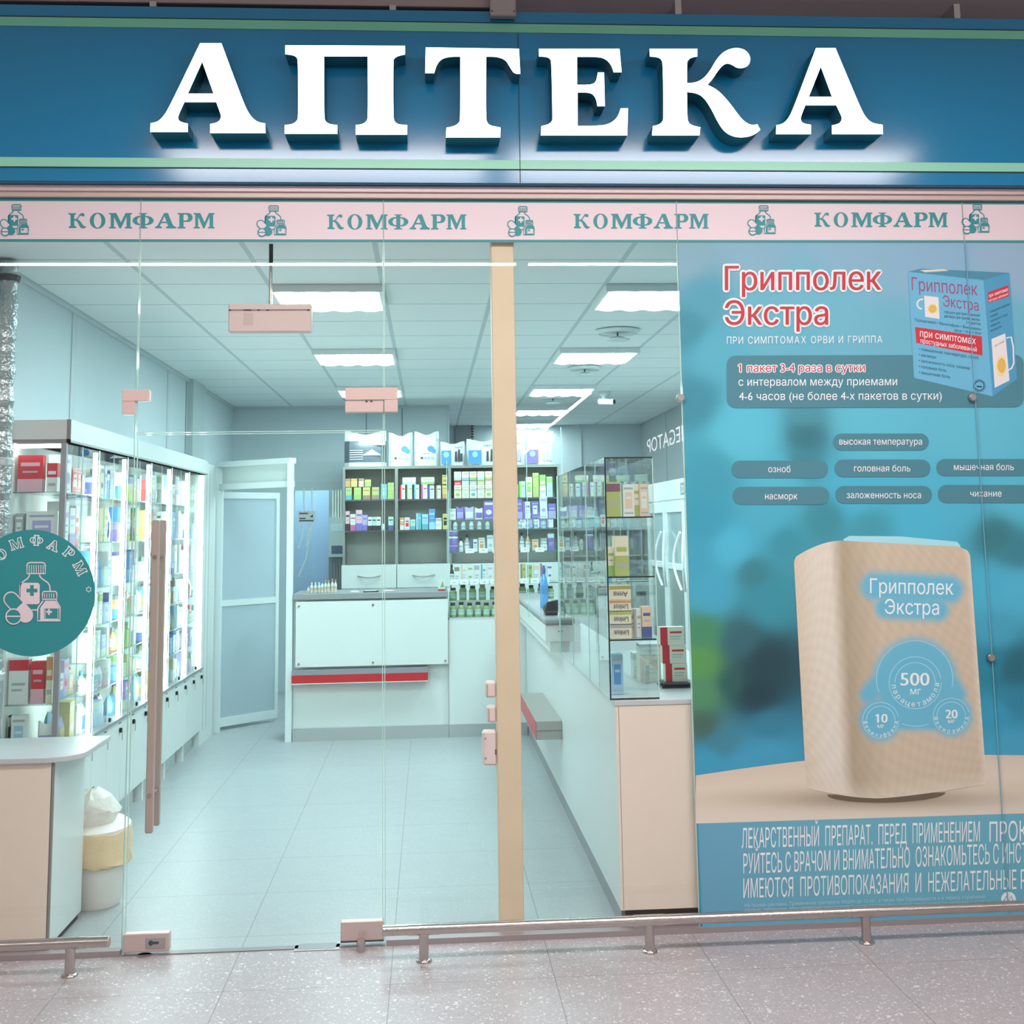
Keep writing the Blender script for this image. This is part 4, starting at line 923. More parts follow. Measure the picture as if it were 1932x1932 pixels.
# ------------------------------------------------------------------ wall showcases along the left wall
XF = -1.78; U0, UW = .97, .638; LSH0 = (1.86, 1.585, 1.35, 1.12, .845); LSH = (1.85, 1.605, 1.358, 1.155, .97, .80)
LED = mat('led_strip', '#ffffff', .5, emit=LAMP_LED, ecol=(.86, 1.0, 1.0)); LOCK = mat('black_lock', '#141516', .3, .4)
BACK = mat('case_back', '#e4ece9', .5)
ORD = ['first', 'second', 'third', 'fourth', 'fifth', 'sixth', 'seventh', 'eighth', 'ninth', 'tenth', 'eleventh', 'twelfth']
R4 = random.Random(11)
for k in range(6):
    y0 = U0 + UW * k; y1 = y0 + UW; e = empty('display_cabinet', (-2.04, y0, 0)); A = lambda mb, n, par=e, **kw: (setattr(mb_o := mb.build(n, par, **kw), 'location', -Vector(e.location) if par is e else Vector((0, 0, 0))), mb_o)[1]
    mb = MB(); mb.box(-2.04, XF - .018, y0 + .001, y1 - .001, .115, .585, WHITE); A(mb, 'base')
    mb = MB(); mb.box(-2.04, XF - .06, y0 + .04, y1 - .04, 0, .115, mat('toe_kick', '#c2cac8', .5)); mb.box(-2.0, XF - .012, y0 + .001, y0 + .018, 0, .115, WHITE2); mb.box(-2.0, XF - .012, y1 - .018, y1 - .001, 0, .115, WHITE2); A(mb, 'plinth')
    mb = MB(); mb.box(-2.04, XF + .01, y0, y1, .585, .603, GREYTOP); A(mb, 'base_top')
    for d in range(2):
        ya = y0 + .003 + d * UW / 2; yb = ya + UW / 2 - .005
        mb = MB(); mb.box(XF - .017, XF, ya, yb, .125, .582, WHITE, c=.0012); do = A(mb, 'door')
        mb = MB(); yl = yb - .04; mb.tube((XF, yl, .53), (XF + .014, yl, .53), .014, LOCK, 14); mb.box(XF + .014, XF + .018, yl - .003, yl + .003, .475, .535, STEEL)
        mb.build('lock', do); mb = MB(); mb.box(XF, XF + .002, yl - .02, yl + .022, .567, .572, DARK); mb.build('latch', do)
    mb = MB(); mb.box(-2.045, -2.03, y0, y1, .603, 2.1, BACK); A(mb, 'back_panel')
    mb = MB(); mb.quad([(XF - .004, y0, .605), (XF - .004, y1, .605), (XF - .004, y1, 2.098), (XF - .004, y0, 2.098)], CGLASS)
    for yy in (y0 + .012, y0 + UW / 2): mb.box(XF - .006, XF - .002, yy - .002, yy + .002, .605, 2.098, EDGE)
    A(mb, 'glass_front')
    for z in (LSH if k else LSH0):
        mb = MB(); mb.box(-2.03, XF - .03, y0 + .004, y1 - .02, z - .005, z, SHG); mb.box(XF - .03, XF - .0285, y0 + .004, y1 - .02, z - .006, z + .0003, EDGE); A(mb, 'glass_shelf')
    mb = MB(); mb.box(XF - .03, XF - .01, y1 - .02, y1 - .004, .61, 2.085, LED); A(mb, 'led_strip')
    mb = MB(); mb.box(-2.045, XF + .02, y0, y1, 2.1, 2.212, WHITE2); mb.box(-2.045, XF + .021, y0, y1, 2.1, 2.112, mat('cornice_shadow_line', '#a5aaa9', .5)); A(mb, 'cornice')
    mb = MB(); mb.tube((XF + .002, y0 + UW / 2 + .02, .625), (XF + .012, y0 + UW / 2 + .02, .625), .012, LOCK, 12); A(mb, 'glass_lock')
    if k == 0:
        mb = MB(); mb.box(-2.02, XF - .03, y0 + .01, y0 + .02, 2.075, 2.095, LED); A(mb, 'led_strip')  # extra glowing strip, added to brighten the dark top of this case
        mb = MB(); mb.quad([(-2.03, y0, .605), (XF, y0, .605), (XF, y0, 2.098), (-2.03, y0, 2.098)], CGLASS); mb.box(XF - .022, XF + .004, y0 - .004, y0 + .022, .605, 2.1, mat('corner_post', '#a9a4a8', .35, .5)); A(mb, 'end_glass')
        mb = MB(); mb.box(-2.045, XF + .022, y0 - .006, y0, 2.1, 2.212, mat('cornice_end', '#d9d3cf', .5)); mb.box(-2.045, XF + .023, y0 - .008, y0, 2.1, 2.116, mat('cornice_edge', '#8b8181', .5)); mb.box(XF + .004, XF + .023, y0 - .008, y0, 2.1, 2.213, mat('cornice_edge', '#8b8181', .5)); A(mb, 'cornice_cap')
    tag(e, '%s lit glass showcase from the front along the left wall, with white locked doors below' % ORD[k], 'showcase', 'lit showcases along the left wall')
ec = MB(); ec.box(-2.045, XF - .01, U0 + 6 * UW + .002, 5.36, 0, 2.2, WHITE2)
for y in (4.92, 5.06): ec.box(XF - .0105, XF - .0085, y, y + .004, .1, 2.15, SEAMD)
tag(ec.build('filler_panel'), 'plain white panel between the last showcase and the door frame', 'panel')

# ------------------------------------------------------------------ door frame and open door at the back left
pf = empty('door_frame', (-1.8, 5.1, 0)); PF = mat('frame_white', '#dfe9e8', .4); FRO = mat('frosted_panel', '#b4c6cf', .25, spec=.6, var=.03, scale=2)
mb = MB(); mb.box(-1.80, -1.74, 5.40, 5.46, 0, 2.2, PF); mb.box(-1.14, -1.09, 4.87, 4.92, 0, 2.2, PF); loc(mb.build('jamb', pf), pf)
mb = MB()
d = Vector((-1.10, 4.895, 0)) - Vector((-1.77, 5.43, 0)); a0 = Vector((-1.77, 5.43, 0)); nrm = Vector((d.y, -d.x, 0)).normalized() * .025
def beam(mb, z0, z1, ma, th=1.0):
    n2 = nrm * th; vs = []
    for z in (z0, z1): vs += [a0 - n2 + Vector((0, 0, z)), a0 + d - n2 + Vector((0, 0, z)), a0 + d + n2 + Vector((0, 0, z)), a0 + n2 + Vector((0, 0, z))]
    mb.add(vs, [(3, 2, 1, 0), (4, 5, 6, 7), (0, 1, 5, 4), (1, 2, 6, 5), (2, 3, 7, 6), (3, 0, 4, 7)], ma)
beam(mb, 2.19, 2.235, PF, 1.5); beam(mb, 2.0, 2.05, PF); loc(mb.build('head_beam', pf), pf)
mb = MB(); beam(mb, 2.05, 2.19, mat('transom_panel', '#cfdcd8', .35), .3); loc(mb.build('transom_panel', pf), pf)
tag(pf, 'white door frame between the last showcase and the back counter', 'door frame')
dl = empty('open_door', (-1.79, 5.5, 0), math.atan2(5.98 - 5.5, -1.34 + 1.79)); LW_ = .66
mb = MB(); mb.box(0, .035, -.015, .015, .03, 1.985, PF); mb.box(LW_ - .035, LW_, -.015, .015, .03, 1.985, PF)
for a, b in ((.03, .10), (1.02, 1.07), (1.93, 1.985)): mb.box(.035, LW_ - .035, -.015, .015, a, b, PF)
mb.build('frame', dl)
for a, b in ((.10, 1.02), (1.07, 1.93)): mb = MB(); mb.box(.035, LW_ - .035, -.006, .006, a, b, FRO); mb.build('panel', dl)
mb = MB(); 
for z in (.25, 1.0, 1.75): mb.tube((0, -.012, z), (0, -.012, z + .08), .012, ALU, 10)
mb.build('hinge', dl)
tag(dl, 'half open door with grey blue panels in the white frame at the back', 'door')

# ------------------------------------------------------------------ products
COLR = {'steel': '#66727a', 'white': '#dfe5e3', 'red': '#d2323c', 'green': '#7fb548', 'lime': '#a8b350', 'blue': '#2f7fc8', 'navy': '#2b3f86', 'violet': '#6a4fb5', 'lilac': '#a79ad6', 'yellow': '#d2bf4c', 'orange': '#d68644', 'pink': '#e6a9b6', 'teal': '#3f9fae', 'brown': '#8a6a50', 'mint': '#a9d3bd', 'grey': '#9ea6ab', 'cream': '#eee4c4', 'black': '#2b2d30', 'magenta': '#c2407e', 'plum': '#6b3550', 'peach': '#efc4a4', 'sky': '#8cc4e6'}
def cm(n): return mat('carton_' + n, COLR[n], .45)
for _k, _v in list(COLR.items()):
    if _k not in ('black', 'white', 'red', 'steel'):
        _c = [int(_v[i:i + 2], 16) for i in (1, 3, 5)]; COLR[_k] = '#%02x%02x%02x' % tuple(int(q * .76 + t * .24) for q, t in zip(_c, (205, 214, 212)))
CACHE = {}
def carton_mesh(w_, d_, h_, c1, c2, style):
    mb = MB(); a, b = cm(c1), cm(c2); ink = cm('grey') if c1 not in ('grey',) else cm('white'); mb.box(-w_ / 2, w_ / 2, -d_ / 2, d_ / 2, 0, h_, a); f = -d_ / 2 - .0004
    def pl(x0, x1, z0, z1, ma, dy=0): mb.quad([(x0 * w_, f - dy, z0 * h_), (x1 * w_, f - dy, z0 * h_), (x1 * w_, f - dy, z1 * h_), (x0 * w_, f - dy, z1 * h_)], ma)
    def sd(z0, z1, ma): 
        for s in (-1, 1): x = s * (w_ / 2 + .0004); mb.quad([(x, -d_ / 2, z0 * h_), (x, d_ / 2, z0 * h_), (x, d_ / 2, z1 * h_), (x, -d_ / 2, z1 * h_)], ma)
    if style == 0: pl(-.5, .5, .72, .95, b); sd(.72, .95, b); pl(-.35, .35, .4, .46, ink); pl(-.35, .2, .28, .33, ink)
    elif style == 1: pl(-.5, .5, 0, .35, b); sd(0, .35, b); pl(-.38, .38, .7, .8, b); pl(-.3, .3, .52, .57, ink)
    elif style == 2: pl(-.5, -.2, 0, 1, b); pl(-.1, .4, .65, .76, b); pl(-.1, .35, .45, .5, ink); pl(-.1, .3, .32, .36, ink)
    elif style == 3: pl(-.3, .3, .25, .75, b); pl(-.22, .22, .55, .62, a, .0003); pl(-.4, .4, .84, .9, ink); pl(-.4, .4, .08, .13, ink)
    elif style == 4:
        pl(-.4, .4, .78, .9, b); 
        mb.add([(w_ * .32 * math.cos(i * .785), f, h_ * .38 + min(w_, h_) * .26 * math.sin(i * .785)) for i in range(8)], [tuple(range(8))], b); pl(-.4, .4, .06, .1, ink)
    elif style == 5: pl(-.5, .5, .5, 1, b); sd(.5, 1, b); pl(-.38, .38, .6, .72, a, .0003); pl(-.35, .35, .2, .3, ink)
    return mb
def carton(c1, c2, style, x, y, z, w_, d_, h_, rz, label, group, name='medicine_box', cat='box'):
    key = ('c', c1, c2, style, round(w_, 2), round(d_, 2), round(h_, 2))
    if key in CACHE: o = bpy.data.objects.new(name, CACHE[key]); COL.objects.link(o)
    else: o = carton_mesh(round(w_, 2), round(d_, 2), round(h_, 2), c1, c2, style).build(name); CACHE[key] = o.data
    o.location = (x, y, z + .0005); o.rotation_euler = (0, 0, rz); return tag(o, label, cat, group)
def bottle(col, cap, x, y, z, r, h, rz, label, group, shape='bottle', lab_c='white', glassy=False, name=None):
    key = ('b', col, cap, round(r, 3), round(h, 3), shape, lab_c)
    if key not in CACHE:
        bm_ = mat('bottle_' + col, COLR.get(col, col), .15 if glassy else .35, spec=.7); lm = cm(lab_c); kc = mat('cap_' + cap, COLR.get(cap, cap), .4)
        mb = MB()
        if shape == 'jar': prof = [(r * .9, 0), (r, h * .04), (r, h * .66), (r * .82, h * .76), (r * .66, h * .8)]; c0, cr_ = .8, .7
        elif shape == 'can': prof = [(r * .96, 0), (r, h * .03), (r, h * .84), (r * .96, h * .86)]; c0, cr_ = .86, .97
        else: prof = [(r * .9, 0), (r, h * .03), (r, h * .58), (r * .85, h * .66), (r * .4, h * .76), (r * .36, h * .82)]; c0, cr_ = .82, .46
        mb.lathe(prof, bm_, n=14); A_ = mb.build('x', smooth=True).data
        mb = MB(); mb.lathe([(r * cr_, h * c0), (r * cr_ * 1.04, h * c0 + .002), (r * cr_ * 1.04, h - .002), (r * cr_ * .96, h)], kc, n=14); B_ = mb.build('x', smooth=True).data
        mb = MB(); mb.lathe([(r * 1.012, h * .16), (r * 1.012, h * .52)], lm, n=14); mb.f = mb.f[:-2]; mb.mi = mb.mi[:-2]; mb.lathe([(r * 1.016, h * .36), (r * 1.016, h * .43)], cm('grey'), n=14); mb.f = mb.f[:-2]; mb.mi = mb.mi[:-2]; C3 = mb.build('x', smooth=True).data
        for ob in [ob for ob in bpy.data.objects if ob.name.split('.')[0] == 'x']: bpy.data.objects.remove(ob)
        CACHE[key] = (A_, B_, C3)
    A_, B_, C3 = CACHE[key]
    o = bpy.data.objects.new(name or ('jar' if shape != 'bottle' else 'bottle'), A_); COL.objects.link(o); o.location = (x, y, z + .0005); o.rotation_euler = (0, 0, rz)
    for nm, dd in (('cap', B_), ('label', C3)):
        c = bpy.data.objects.new(nm, dd); COL.objects.link(c); c.parent = o
    return tag(o, label, 'jar' if shape != 'bottle' else 'bottle', group)
def pouch(c1, c2, x, y, z, w_, d_, h_, rz, label, group, name='pouch', cat='pack', front=None):
    """soft pack with a bulging middle and a pinched or pillowy top"""
    mb = MB(); nx, nz = 8, 8; vs = []; R5 = random.Random(hash((c1, c2, round(w_, 3), round(x, 2))) & 999)
    for s in (-1, 1):
        for j in range(nz + 1):
            for i in range(nx + 1):
                u, v = i / nx - .5, j / nz; bul = (1 - (2 * u) ** 4) ** .5 * (1 - max(0, (v - .55) / .45) ** 2 * .75) * (.85 + .15 * math.sin(v * 3.1))
                vs.append((u * w_ * (1 - .06 * max(0, v - .6)), s * d_ / 2 * bul, v * h_ * (1 + (.06 * math.cos(u * 6.3) * -1 if v > .8 else 0)) + R5.uniform(-.002, .002) * (v > .1)))
    n1 = (nx + 1) * (nz + 1); fs = []; ma1 = mat('pouch_' + c1, COLR[c1], .28, spec=.6); ma2 = mat('pouch_' + c2, COLR[c2], .28, spec=.6)
    for s in (0, 1):
        for j in range(nz):
            for i in range(nx):
                q = s * n1 + j * (nx + 1) + i; f = (q, q + 1, q + nx + 2, q + nx + 1); f = f if s == 0 else f[::-1]
                band = (front or (lambda i, j: 1 <= j <= 4 and 1 <= i <= 6))(i, j)
                mb.f.append(f); mb.mi.append(mb.m(ma2 if s == 0 and band else ma1))
    for j in range(nz):
        for i in (0, nx): q = j * (nx + 1) + i; mb.f.append((q, q + nx + 1, n1 + q + nx + 1, n1 + q)); mb.mi.append(mb.m(ma1))
    for i in range(nx):
        q = nz * (nx + 1) + i; mb.f.append((q, q + 1, n1 + q + 1, n1 + q)); mb.mi.append(mb.m(ma1)); mb.f.append((i, n1 + i, n1 + i + 1, i + 1)); mb.mi.append(mb.m(ma1))
    mb.v = vs; o = mb.build(name, smooth=True); o.location = (x, y, z + .0005); o.rotation_euler = (0, 0, rz); return tag(o, label, cat, group)
def nth(i): return ORD[i]
HP = math.pi / 2
# goods in the six wall showcases, facing the aisle
TIER = [(.603, .18), (.80, .155), (.97, .165), (1.155, .185), (1.358, .225), (1.605, .225), (1.85, .22)]
TIER0 = [(.603, .22), (.845, .25), (1.12, .21), (1.35, .22), (1.585, .25), (1.86, .21)]; TN0 = ['bottom', 'fifth', 'fourth', 'third', 'second', 'top']
TN = ['bottom', 'sixth', 'fifth', 'fourth', 'third', 'second', 'top']
PAL = [['white', 'white', 'blue', 'lilac', 'red', 'yellow', 'sky'], ['white', 'blue', 'sky', 'mint', 'white', 'navy', 'cream'], ['green', 'lime', 'white', 'blue', 'orange', 'mint', 'violet'], ['white', 'sky', 'mint', 'white', 'grey', 'red', 'yellow'], ['white', 'blue', 'mint', 'lime', 'brown', 'white', 'sky'], ['white', 'red', 'sky', 'green', 'lilac', 'white', 'peach']]
for k in range(6):
    for t, (z, hm) in enumerate(TIER if k else TIER0):
        y = U0 + UW * k + (.03 if k else .15); y1 = U0 + UW * (k + 1) - .05; i = 0
        while True:
            kind = R4.choice(['carton'] * 6 + ['bottle', 'pouch'] if t not in (0,) else ['carton'] * 2 + ['pouch'] * 3)
            w_ = R4.choice([.05, .06, .07, .08, .1, .12]); w_ = w_ if kind != 'bottle' else .05; h_ = hm * R4.choice([.5, .62, .72, .8, .85, .9]); 
            if kind == 'pouch': w_ = R4.choice([.1, .12]); h_ = hm * R4.choice([.6, .7, .8])
            if y + w_ > y1: break
            c1 = R4.choice(PAL[k]); c2 = R4.choice([c for c in PAL[k] + ['teal', 'navy', 'green'] if c != c1]); 
            if k == 0 and t >= 4: c1 = 'red' if R4.random() < .4 else 'white'; c2 = 'white' if c1 == 'red' else 'lilac'
            where = '%s from the front, %s shelf, %s wall showcase' % (nth(i), (TN if k else TN0)[t], nth(k)); g = 'goods in the wall showcases'
            yc = y + w_ / 2
            if kind == 'carton': carton(c1, c2, R4.randrange(6), XF - .085, yc, z, w_ - .004, .08, h_, HP, '%s and %s carton, %s' % (c1, c2, where), g)
            elif kind == 'bottle': bottle(c1, c2, XF - .08, yc, z, .023, h_, HP, '%s bottle with %s cap, %s' % (c1, c2, where), g)
            else: pouch(c1, c2, XF - .09, yc, z, w_ - .006, .06, h_, HP, '%s and %s soft pack, %s' % (c1, c2, where), g)
            y += w_ + R4.choice([0, .004, .01, .02]); i += 1
            if i > 6: break
# goods seen through the glass end of the first showcase
EG = 'goods at the glass end of the first showcase'; YE = U0 + .05
def endc(x0, y0, x1, y1, c1, c2, st, lab, d_=.05, Y=YE - .025):
    a = at(x0, y1, Y=Y); b = at(x1, y0, Y=Y)
    a.x = max(a.x, -2.018); zz = min([z for z, _ in TIER0], key=lambda q: abs(q - a.z)); carton(c1, c2, st, (a.x + b.x) / 2, Y + d_ / 2, zz, b.x - a.x - .002, d_, b.z - zz, 0, lab, EG)
endc(20, 857, 83, 926, 'red', 'pink', 1, 'large red carton fading to pink on the top shelf at the glass end')
endc(86, 874, 110, 926, 'white', 'red', 5, 'white carton with red print beside the large red one on the top shelf')
endc(46, 965, 110, 1040, 'white', 'lilac', 3, 'big white lilac carton above the round teal sticker')
endc(14, 968, 44, 1040, 'grey', 'white', 3, 'grey carton left of the big white lilac one above the teal sticker')
endc(6, 1242, 54, 1318, 'white', 'red', 0, 'white leaflet box with a red top below the teal sticker')
endc(57, 1248, 84, 1318, 'red', 'pink', 1, 'narrow red box hanging card below the teal sticker')
endc(86, 1238, 100, 1318, 'cream', 'orange', 5, 'thin cream box right of the narrow red box')
endc(4, 1352, 17, 1391, 'grey', 'white', 0, 'small grey carton lowest at left in the glass end')
endc(20, 1352, 50, 1391, 'white', 'sky', 3, 'white and sky carton lowest at the glass end over the counter')
pouch('white', 'lilac', -1.845, YE + .01, .603, .08, .05, .15, 0, 'clear white lilac bag right of the lowest carton at the glass end', EG)
for i in range(4):
    bottle('white', ['white', 'teal', 'sky', 'mint'][i], -2.0 + i * .055, YE + .055, 1.585, .02, .13 + .02 * (i % 2), 0, '%s capped white bottle, %s from the left on the second shelf at the glass end' % (['white', 'teal', 'sky', 'mint'][i], nth(i)), EG)
# ------------------------------------------------------------------ shelving behind the back counter
YS = 7.0; SD = .30; XS0, XS1 = -.84, 1.30; BAYS = (-.84, -.316, .206, .74, 1.30)
su = empty('shelving_unit', (XS0, YS, 0)); SHM = mat('grey_brown_board', '#868c86', .5, var=.04, scale=5); SHB = mat('grey_brown_back', '#b9bfb7', .55, var=.06, scale=4)
mb = MB(); mb.box(XS0, XS1, YS, YS + SD, 2.235, 2.262, SHM); loc(mb.build('top_board', su), su)
for x in BAYS:
    mb = MB(); wd = .022 if x in (XS0, XS1) else .03; xa = min(max(x - wd / 2, XS0), XS1 - wd); mb.box(xa, xa + wd, YS, YS + SD, 0, 2.235, SHM); loc(mb.build('side_panel', su), su)
mb = MB(); mb.box(XS0 + .01, XS1 - .01, YS + SD - .012, YS + SD, .1, 2.235, SHB); loc(mb.build('back_panel', su), su)
for a, b in zip(BAYS[:-1], BAYS[1:]):
    for z in (1.937, 1.637, 1.31):
        mb = MB(); mb.box(a + .016, b - .016, YS + .004, YS + SD - .012, z - .016, z, SHM); mb.box(a + .016, b - .016, YS + .003, YS + .004, z - .016, z, DGREY); loc(mb.build('shelf', su), su)
for a, b in ((-.85, -.318), (-.312, .206)):
    for z0, z1 in ((1.08, 1.305), (.83, 1.075)):
        mb = MB(); mb.box(a + .001, b - .001, YS - .02, YS - .002, z0, z1, WHITE); dr_ = loc(mb.build('drawer', su), su)
        xc = (a + b) / 2; mb = MB(); pts = [(xc - .11 + .22 * i / 8, YS - .022 - .022 * math.sin(math.pi * i / 8), (z0 + z1) / 2 + .008 - .016 * math.sin(math.pi * i / 8)) for i in range(9)]; mb.path(pts, .006, ALU); mb.build('handle', dr_)
mb = MB(); mb.box(.22, 1.29, YS - .004, YS + .01, .6, 1.30, WHITE2); loc(mb.build('lower_panel', su), su)
tag(su, 'grey brown shelving unit with white drawers behind the back counter', 'shelving unit')
YG = YS + .01
def bx(x0, y0, x1, y1, z, c1, c2, st, lab, g, Y=YG, d_=.07, name='medicine_box'):
    a = at(x0, y1, Y=Y); b = at(x1, y0, Y=Y)
    for u, v in zip(BAYS[:-1], BAYS[1:]):
        if u < (a.x + b.x) / 2 < v: a.x = max(a.x, u + .024); b.x = min(b.x, v - .018)
    return carton(c1, c2, st, (a.x + b.x) / 2, Y + d_ / 2, z, max(.02, b.x - a.x - .003), d_, max(.02, b.z - z), 0, lab, g, name)
def hz(y0, y1, Y=YG): return (at(700, y0, Y=Y).z - at(700, y1, Y=Y).z)
G1 = 'herbal boxes on the upper left shelf'; z1_ = 1.937
xs = [(650, 664), (667, 682), (684, 699), (701, 716)]
cc = [('lime', 'teal'), ('lime', 'green'), ('yellow', 'brown'), ('lime', 'brown')]
for i, ((a, b), (c1, c2)) in enumerate(zip(xs, cc)): bx(a, 919, b, 943, z1_, c1, c2, 1, '%s and %s box, %s from the left in the lower row, upper left shelf' % (c1, c2, nth(i)), G1)
zt = z1_ + hz(919, 943) + .001
for i, (a, b, c1, c2) in enumerate(((650, 661, 'orange', 'brown'), (662, 674, 'yellow', 'orange'), (676, 687, 'peach', 'brown'), (688, 700, 'lime', 'yellow'))): bx(a, 904, b, 918.5, zt, c1, c2, 0, '%s and %s small box, %s in the stacked row, upper left shelf' % (c1, c2, nth(i)), G1)
bx(718, 913, 731, 943, z1_, 'teal', 'sky', 3, 'teal and sky box right of the lime row on the upper left shelf', G1)
zz = z1_
for i in range(4):
    bx(732, 0, 743, 0, zz, 'lime', 'green', 3, 'x', G1) if False else None
    a = at(732, 943, Y=YG); b = at(743, 943, Y=YG); carton('lime', 'green', 4, (a.x + b.x) / 2, YG + .035, zz, b.x - a.x, .07, .037, 0, 'small lime box, %s from the bottom of the stack by the middle upright' % nth(i), G1); zz += .041
G2 = 'cartons on the lower left shelf'; z2_ = 1.637
for i, (a, b, yt, c1, c2) in enumerate(((649, 660, 964, 'pink', 'black'), (660.5, 671, 970, 'white', 'magenta'), (671.5, 683, 963, 'pink', 'violet'), (683.5, 693, 971, 'lilac', 'violet'), (694, 702, 975, 'white', 'black'), (702.5, 710, 975, 'mint', 'black'), (710.5, 718, 975, 'white', 'black'), (719, 726, 988, 'white', 'sky'), (732, 743, 974, 'mint', 'navy'))):
    bx(a, yt, b, 1001.5, z2_, c1, c2, 1, '%s and %s carton, %s from the left on the lower left shelf' % (c1, c2, nth(i)), G2)
G3 = 'cartons on the upper middle shelf'
for i, (a, b, c2) in enumerate(((754, 765, 'red'), (767, 778, 'green'), (781, 791, 'teal'), (795, 806, 'magenta'), (808, 819, 'navy'), (822, 832, 'brown'))): bx(a, 915, b, 942, z1_, 'white', c2, 2, 'white and %s tall carton, %s from the left on the upper middle shelf' % (c2, nth(i)), G3)
zt = z1_ + hz(915, 942) + .001
for i, (a, b, c2) in enumerate(((759, 785, 'mint'), (794, 820, 'green'))): bx(a, 900, b, 914.5, zt, 'cream', c2, 1, 'wide cream and %s box lying on top of the tall cartons, upper middle shelf' % c2, G3)
bx(834, 915, 847, 942, z1_, 'yellow', 'orange', 1, 'yellow and orange box below the other yellow box, upper middle shelf', G3)
bx(834, 896, 847, 914.5, zt, 'yellow', 'brown', 4, 'yellow and brown box on top of the yellow and orange box, upper middle shelf', G3)
G4 = 'cartons on the lower middle shelf'
for i, (a, b, yt, c1, c2, st) in enumerate(((754, 763, 976, 'orange', 'white', 1), (763.5, 773, 976, 'white', 'red', 3), (774, 784, 980, 'mint', 'teal', 1), (785, 795, 968, 'teal', 'sky', 2), (796, 808, 970, 'sky', 'teal', 1), (809, 821, 961, 'blue', 'sky', 1), (822, 833, 977, 'white', 'grey', 0), (835, 846, 969, 'yellow', 'black', 3))):
    bx(a, yt, b, 1001.5, z2_, c1, c2, st, '%s and %s carton, %s from the left on the lower middle shelf' % (c1, c2, nth(i)), G4)
G5 = 'herb boxes stacked in the right bays of the shelving'
for r in range(3):
    for i in range(5):
        c2 = ['green', 'mint', 'teal', 'mint', 'green', 'red', 'mint', 'grey', 'lime', 'pink', 'mint', 'grey', 'green', 'mint', 'lime'][r * 5 + i]
        a = at(857 + i * 14.6, 943, Y=YG); b = at(870.6 + i * 14.6, 943, Y=YG); carton('cream', c2, [4, 5, 1][r], max((a.x + b.x) / 2, .272 + .0), YG + .035, z1_ + r * .086, b.x - a.x, .07, .085, 0, 'cream and %s herb box, %s column, %s row up, third bay of the shelving' % (c2, nth(i), nth(r)), G5)
for i in range(7):
    c1 = ['green', 'lime', 'mint', 'cream', 'lime', 'cream', 'mint'][i]; hh = [.12, .13, .16, .2, .24, .22, .2][i]
    carton(c1, 'green', i % 6, .79 + i * .068, YG + .035, z1_, .06, .07, hh, 0, '%s and green carton, %s from the left in the fourth bay, upper shelf' % (c1, nth(i)), 'cartons in the fourth bay')
    c1 = ['white', 'violet', 'white', 'lilac', 'white', 'violet', 'white'][i]
    carton(c1, 'lilac' if c1 != 'lilac' else 'navy', (i + 2) % 6, .79 + i * .068, YG + .035, z2_, .06, .07, [.14, .2, .17, .2, .15, .19, .16][i], 0, '%s carton, %s from the left in the fourth bay, lower shelf' % (c1, nth(i)), 'cartons in the fourth bay')
# big soft packs on top of the shelving
ZT_ = 2.262
def bigpack(x0, x1, y0, c1, c2, lab, d_, front, txt=None, tx=None):
    a = at(x0, 880, Y=YS + .04); b = at(x1, y0, Y=YS + .04); h_ = b.z - ZT_; w_ = b.x - a.x
    o = pouch(c1, c2, (a.x + b.x) / 2, YS + .14, ZT_, w_ - .006, d_, h_, 0, lab, 'big packs on top of the shelving', 'nappy_pack', 'pack', front)
    if txt:
        vs, fs, q0, q1 = text_shape(txt); mb = MB(); u0, u1, v0, hh, ma, dep = tx
        mb.add([((u0 + (u1 - u0) * (x - q0) / (q1 - q0) - .5) * w_, -d_ / 2 - dep, v0 * h_ + hh * y) for x, y in vs], fs, ma); c = mb.build('brand_print', o)
    return o
GRP = mat('pack_dark', '#3c4248', .4)
bigpack(648, 729, 815, 'white', 'steel', 'big grey and white soft pack lying at the left end on top of the shelving', .2, lambda i, j: 1 <= j <= 5)
o = bpy.data.objects['nappy_pack']; mb = MB(); hpk = .25; 
mb.quad([(-.06, -.102, .21), (.2, -.102, .21), (.2, -.085, .26), (-.06, -.085, .26)], mat('pouch_lilac', COLR['lilac'], .3)); mb.quad([(-.03, -.1025, .11), (.16, -.1025, .11), (.07, -.1025, .17)], cm('white'))
for i in range(5): mb.quad([(-.15, -.1022, .07 + i * .022), (-.02, -.1022, .07 + i * .022), (-.02, -.1022, .076 + i * .022), (-.15, -.1022, .076 + i * .022)], cm('white'))
mb.build('pack_print', o)
BLP = cm('blue')
for i, (a, b, y0, lab) in enumerate(((732, 779, 818, 'white soft pack with small blue print, left of its taller twin on the shelving'), (781, 829, 816, 'taller white soft pack with small blue print on top of the shelving'))):
    o = bigpack(a, b, y0, 'white', 'white', lab, .16, lambda i, j: False); mb = MB()
    mb.add([(.04 + .035 * math.cos(t * .524), -.082, .17 + .03 * math.sin(t * .524)) for t in range(12)], [tuple(range(12))], BLP); mb.quad([(.05, -.0815, .13), (.09, -.0815, .13), (.09, -.0815, .165), (.05, -.0815, .165)], BLP)
    mb.quad([(-.05, -.0815, .12), (.03, -.0815, .12), (.03, -.0815, .128), (-.05, -.0815, .128)], cm('grey'))
    for j in range(4): mb.quad([(-.06 + j * .035, -.0815, .07), (-.038 + j * .035, -.0815, .07), (-.038 + j * .035, -.0815, .09), (-.06 + j * .035, -.0815, .09)], GRP if j == 0 else cm('lilac'))
    mb.build('pack_print', o)
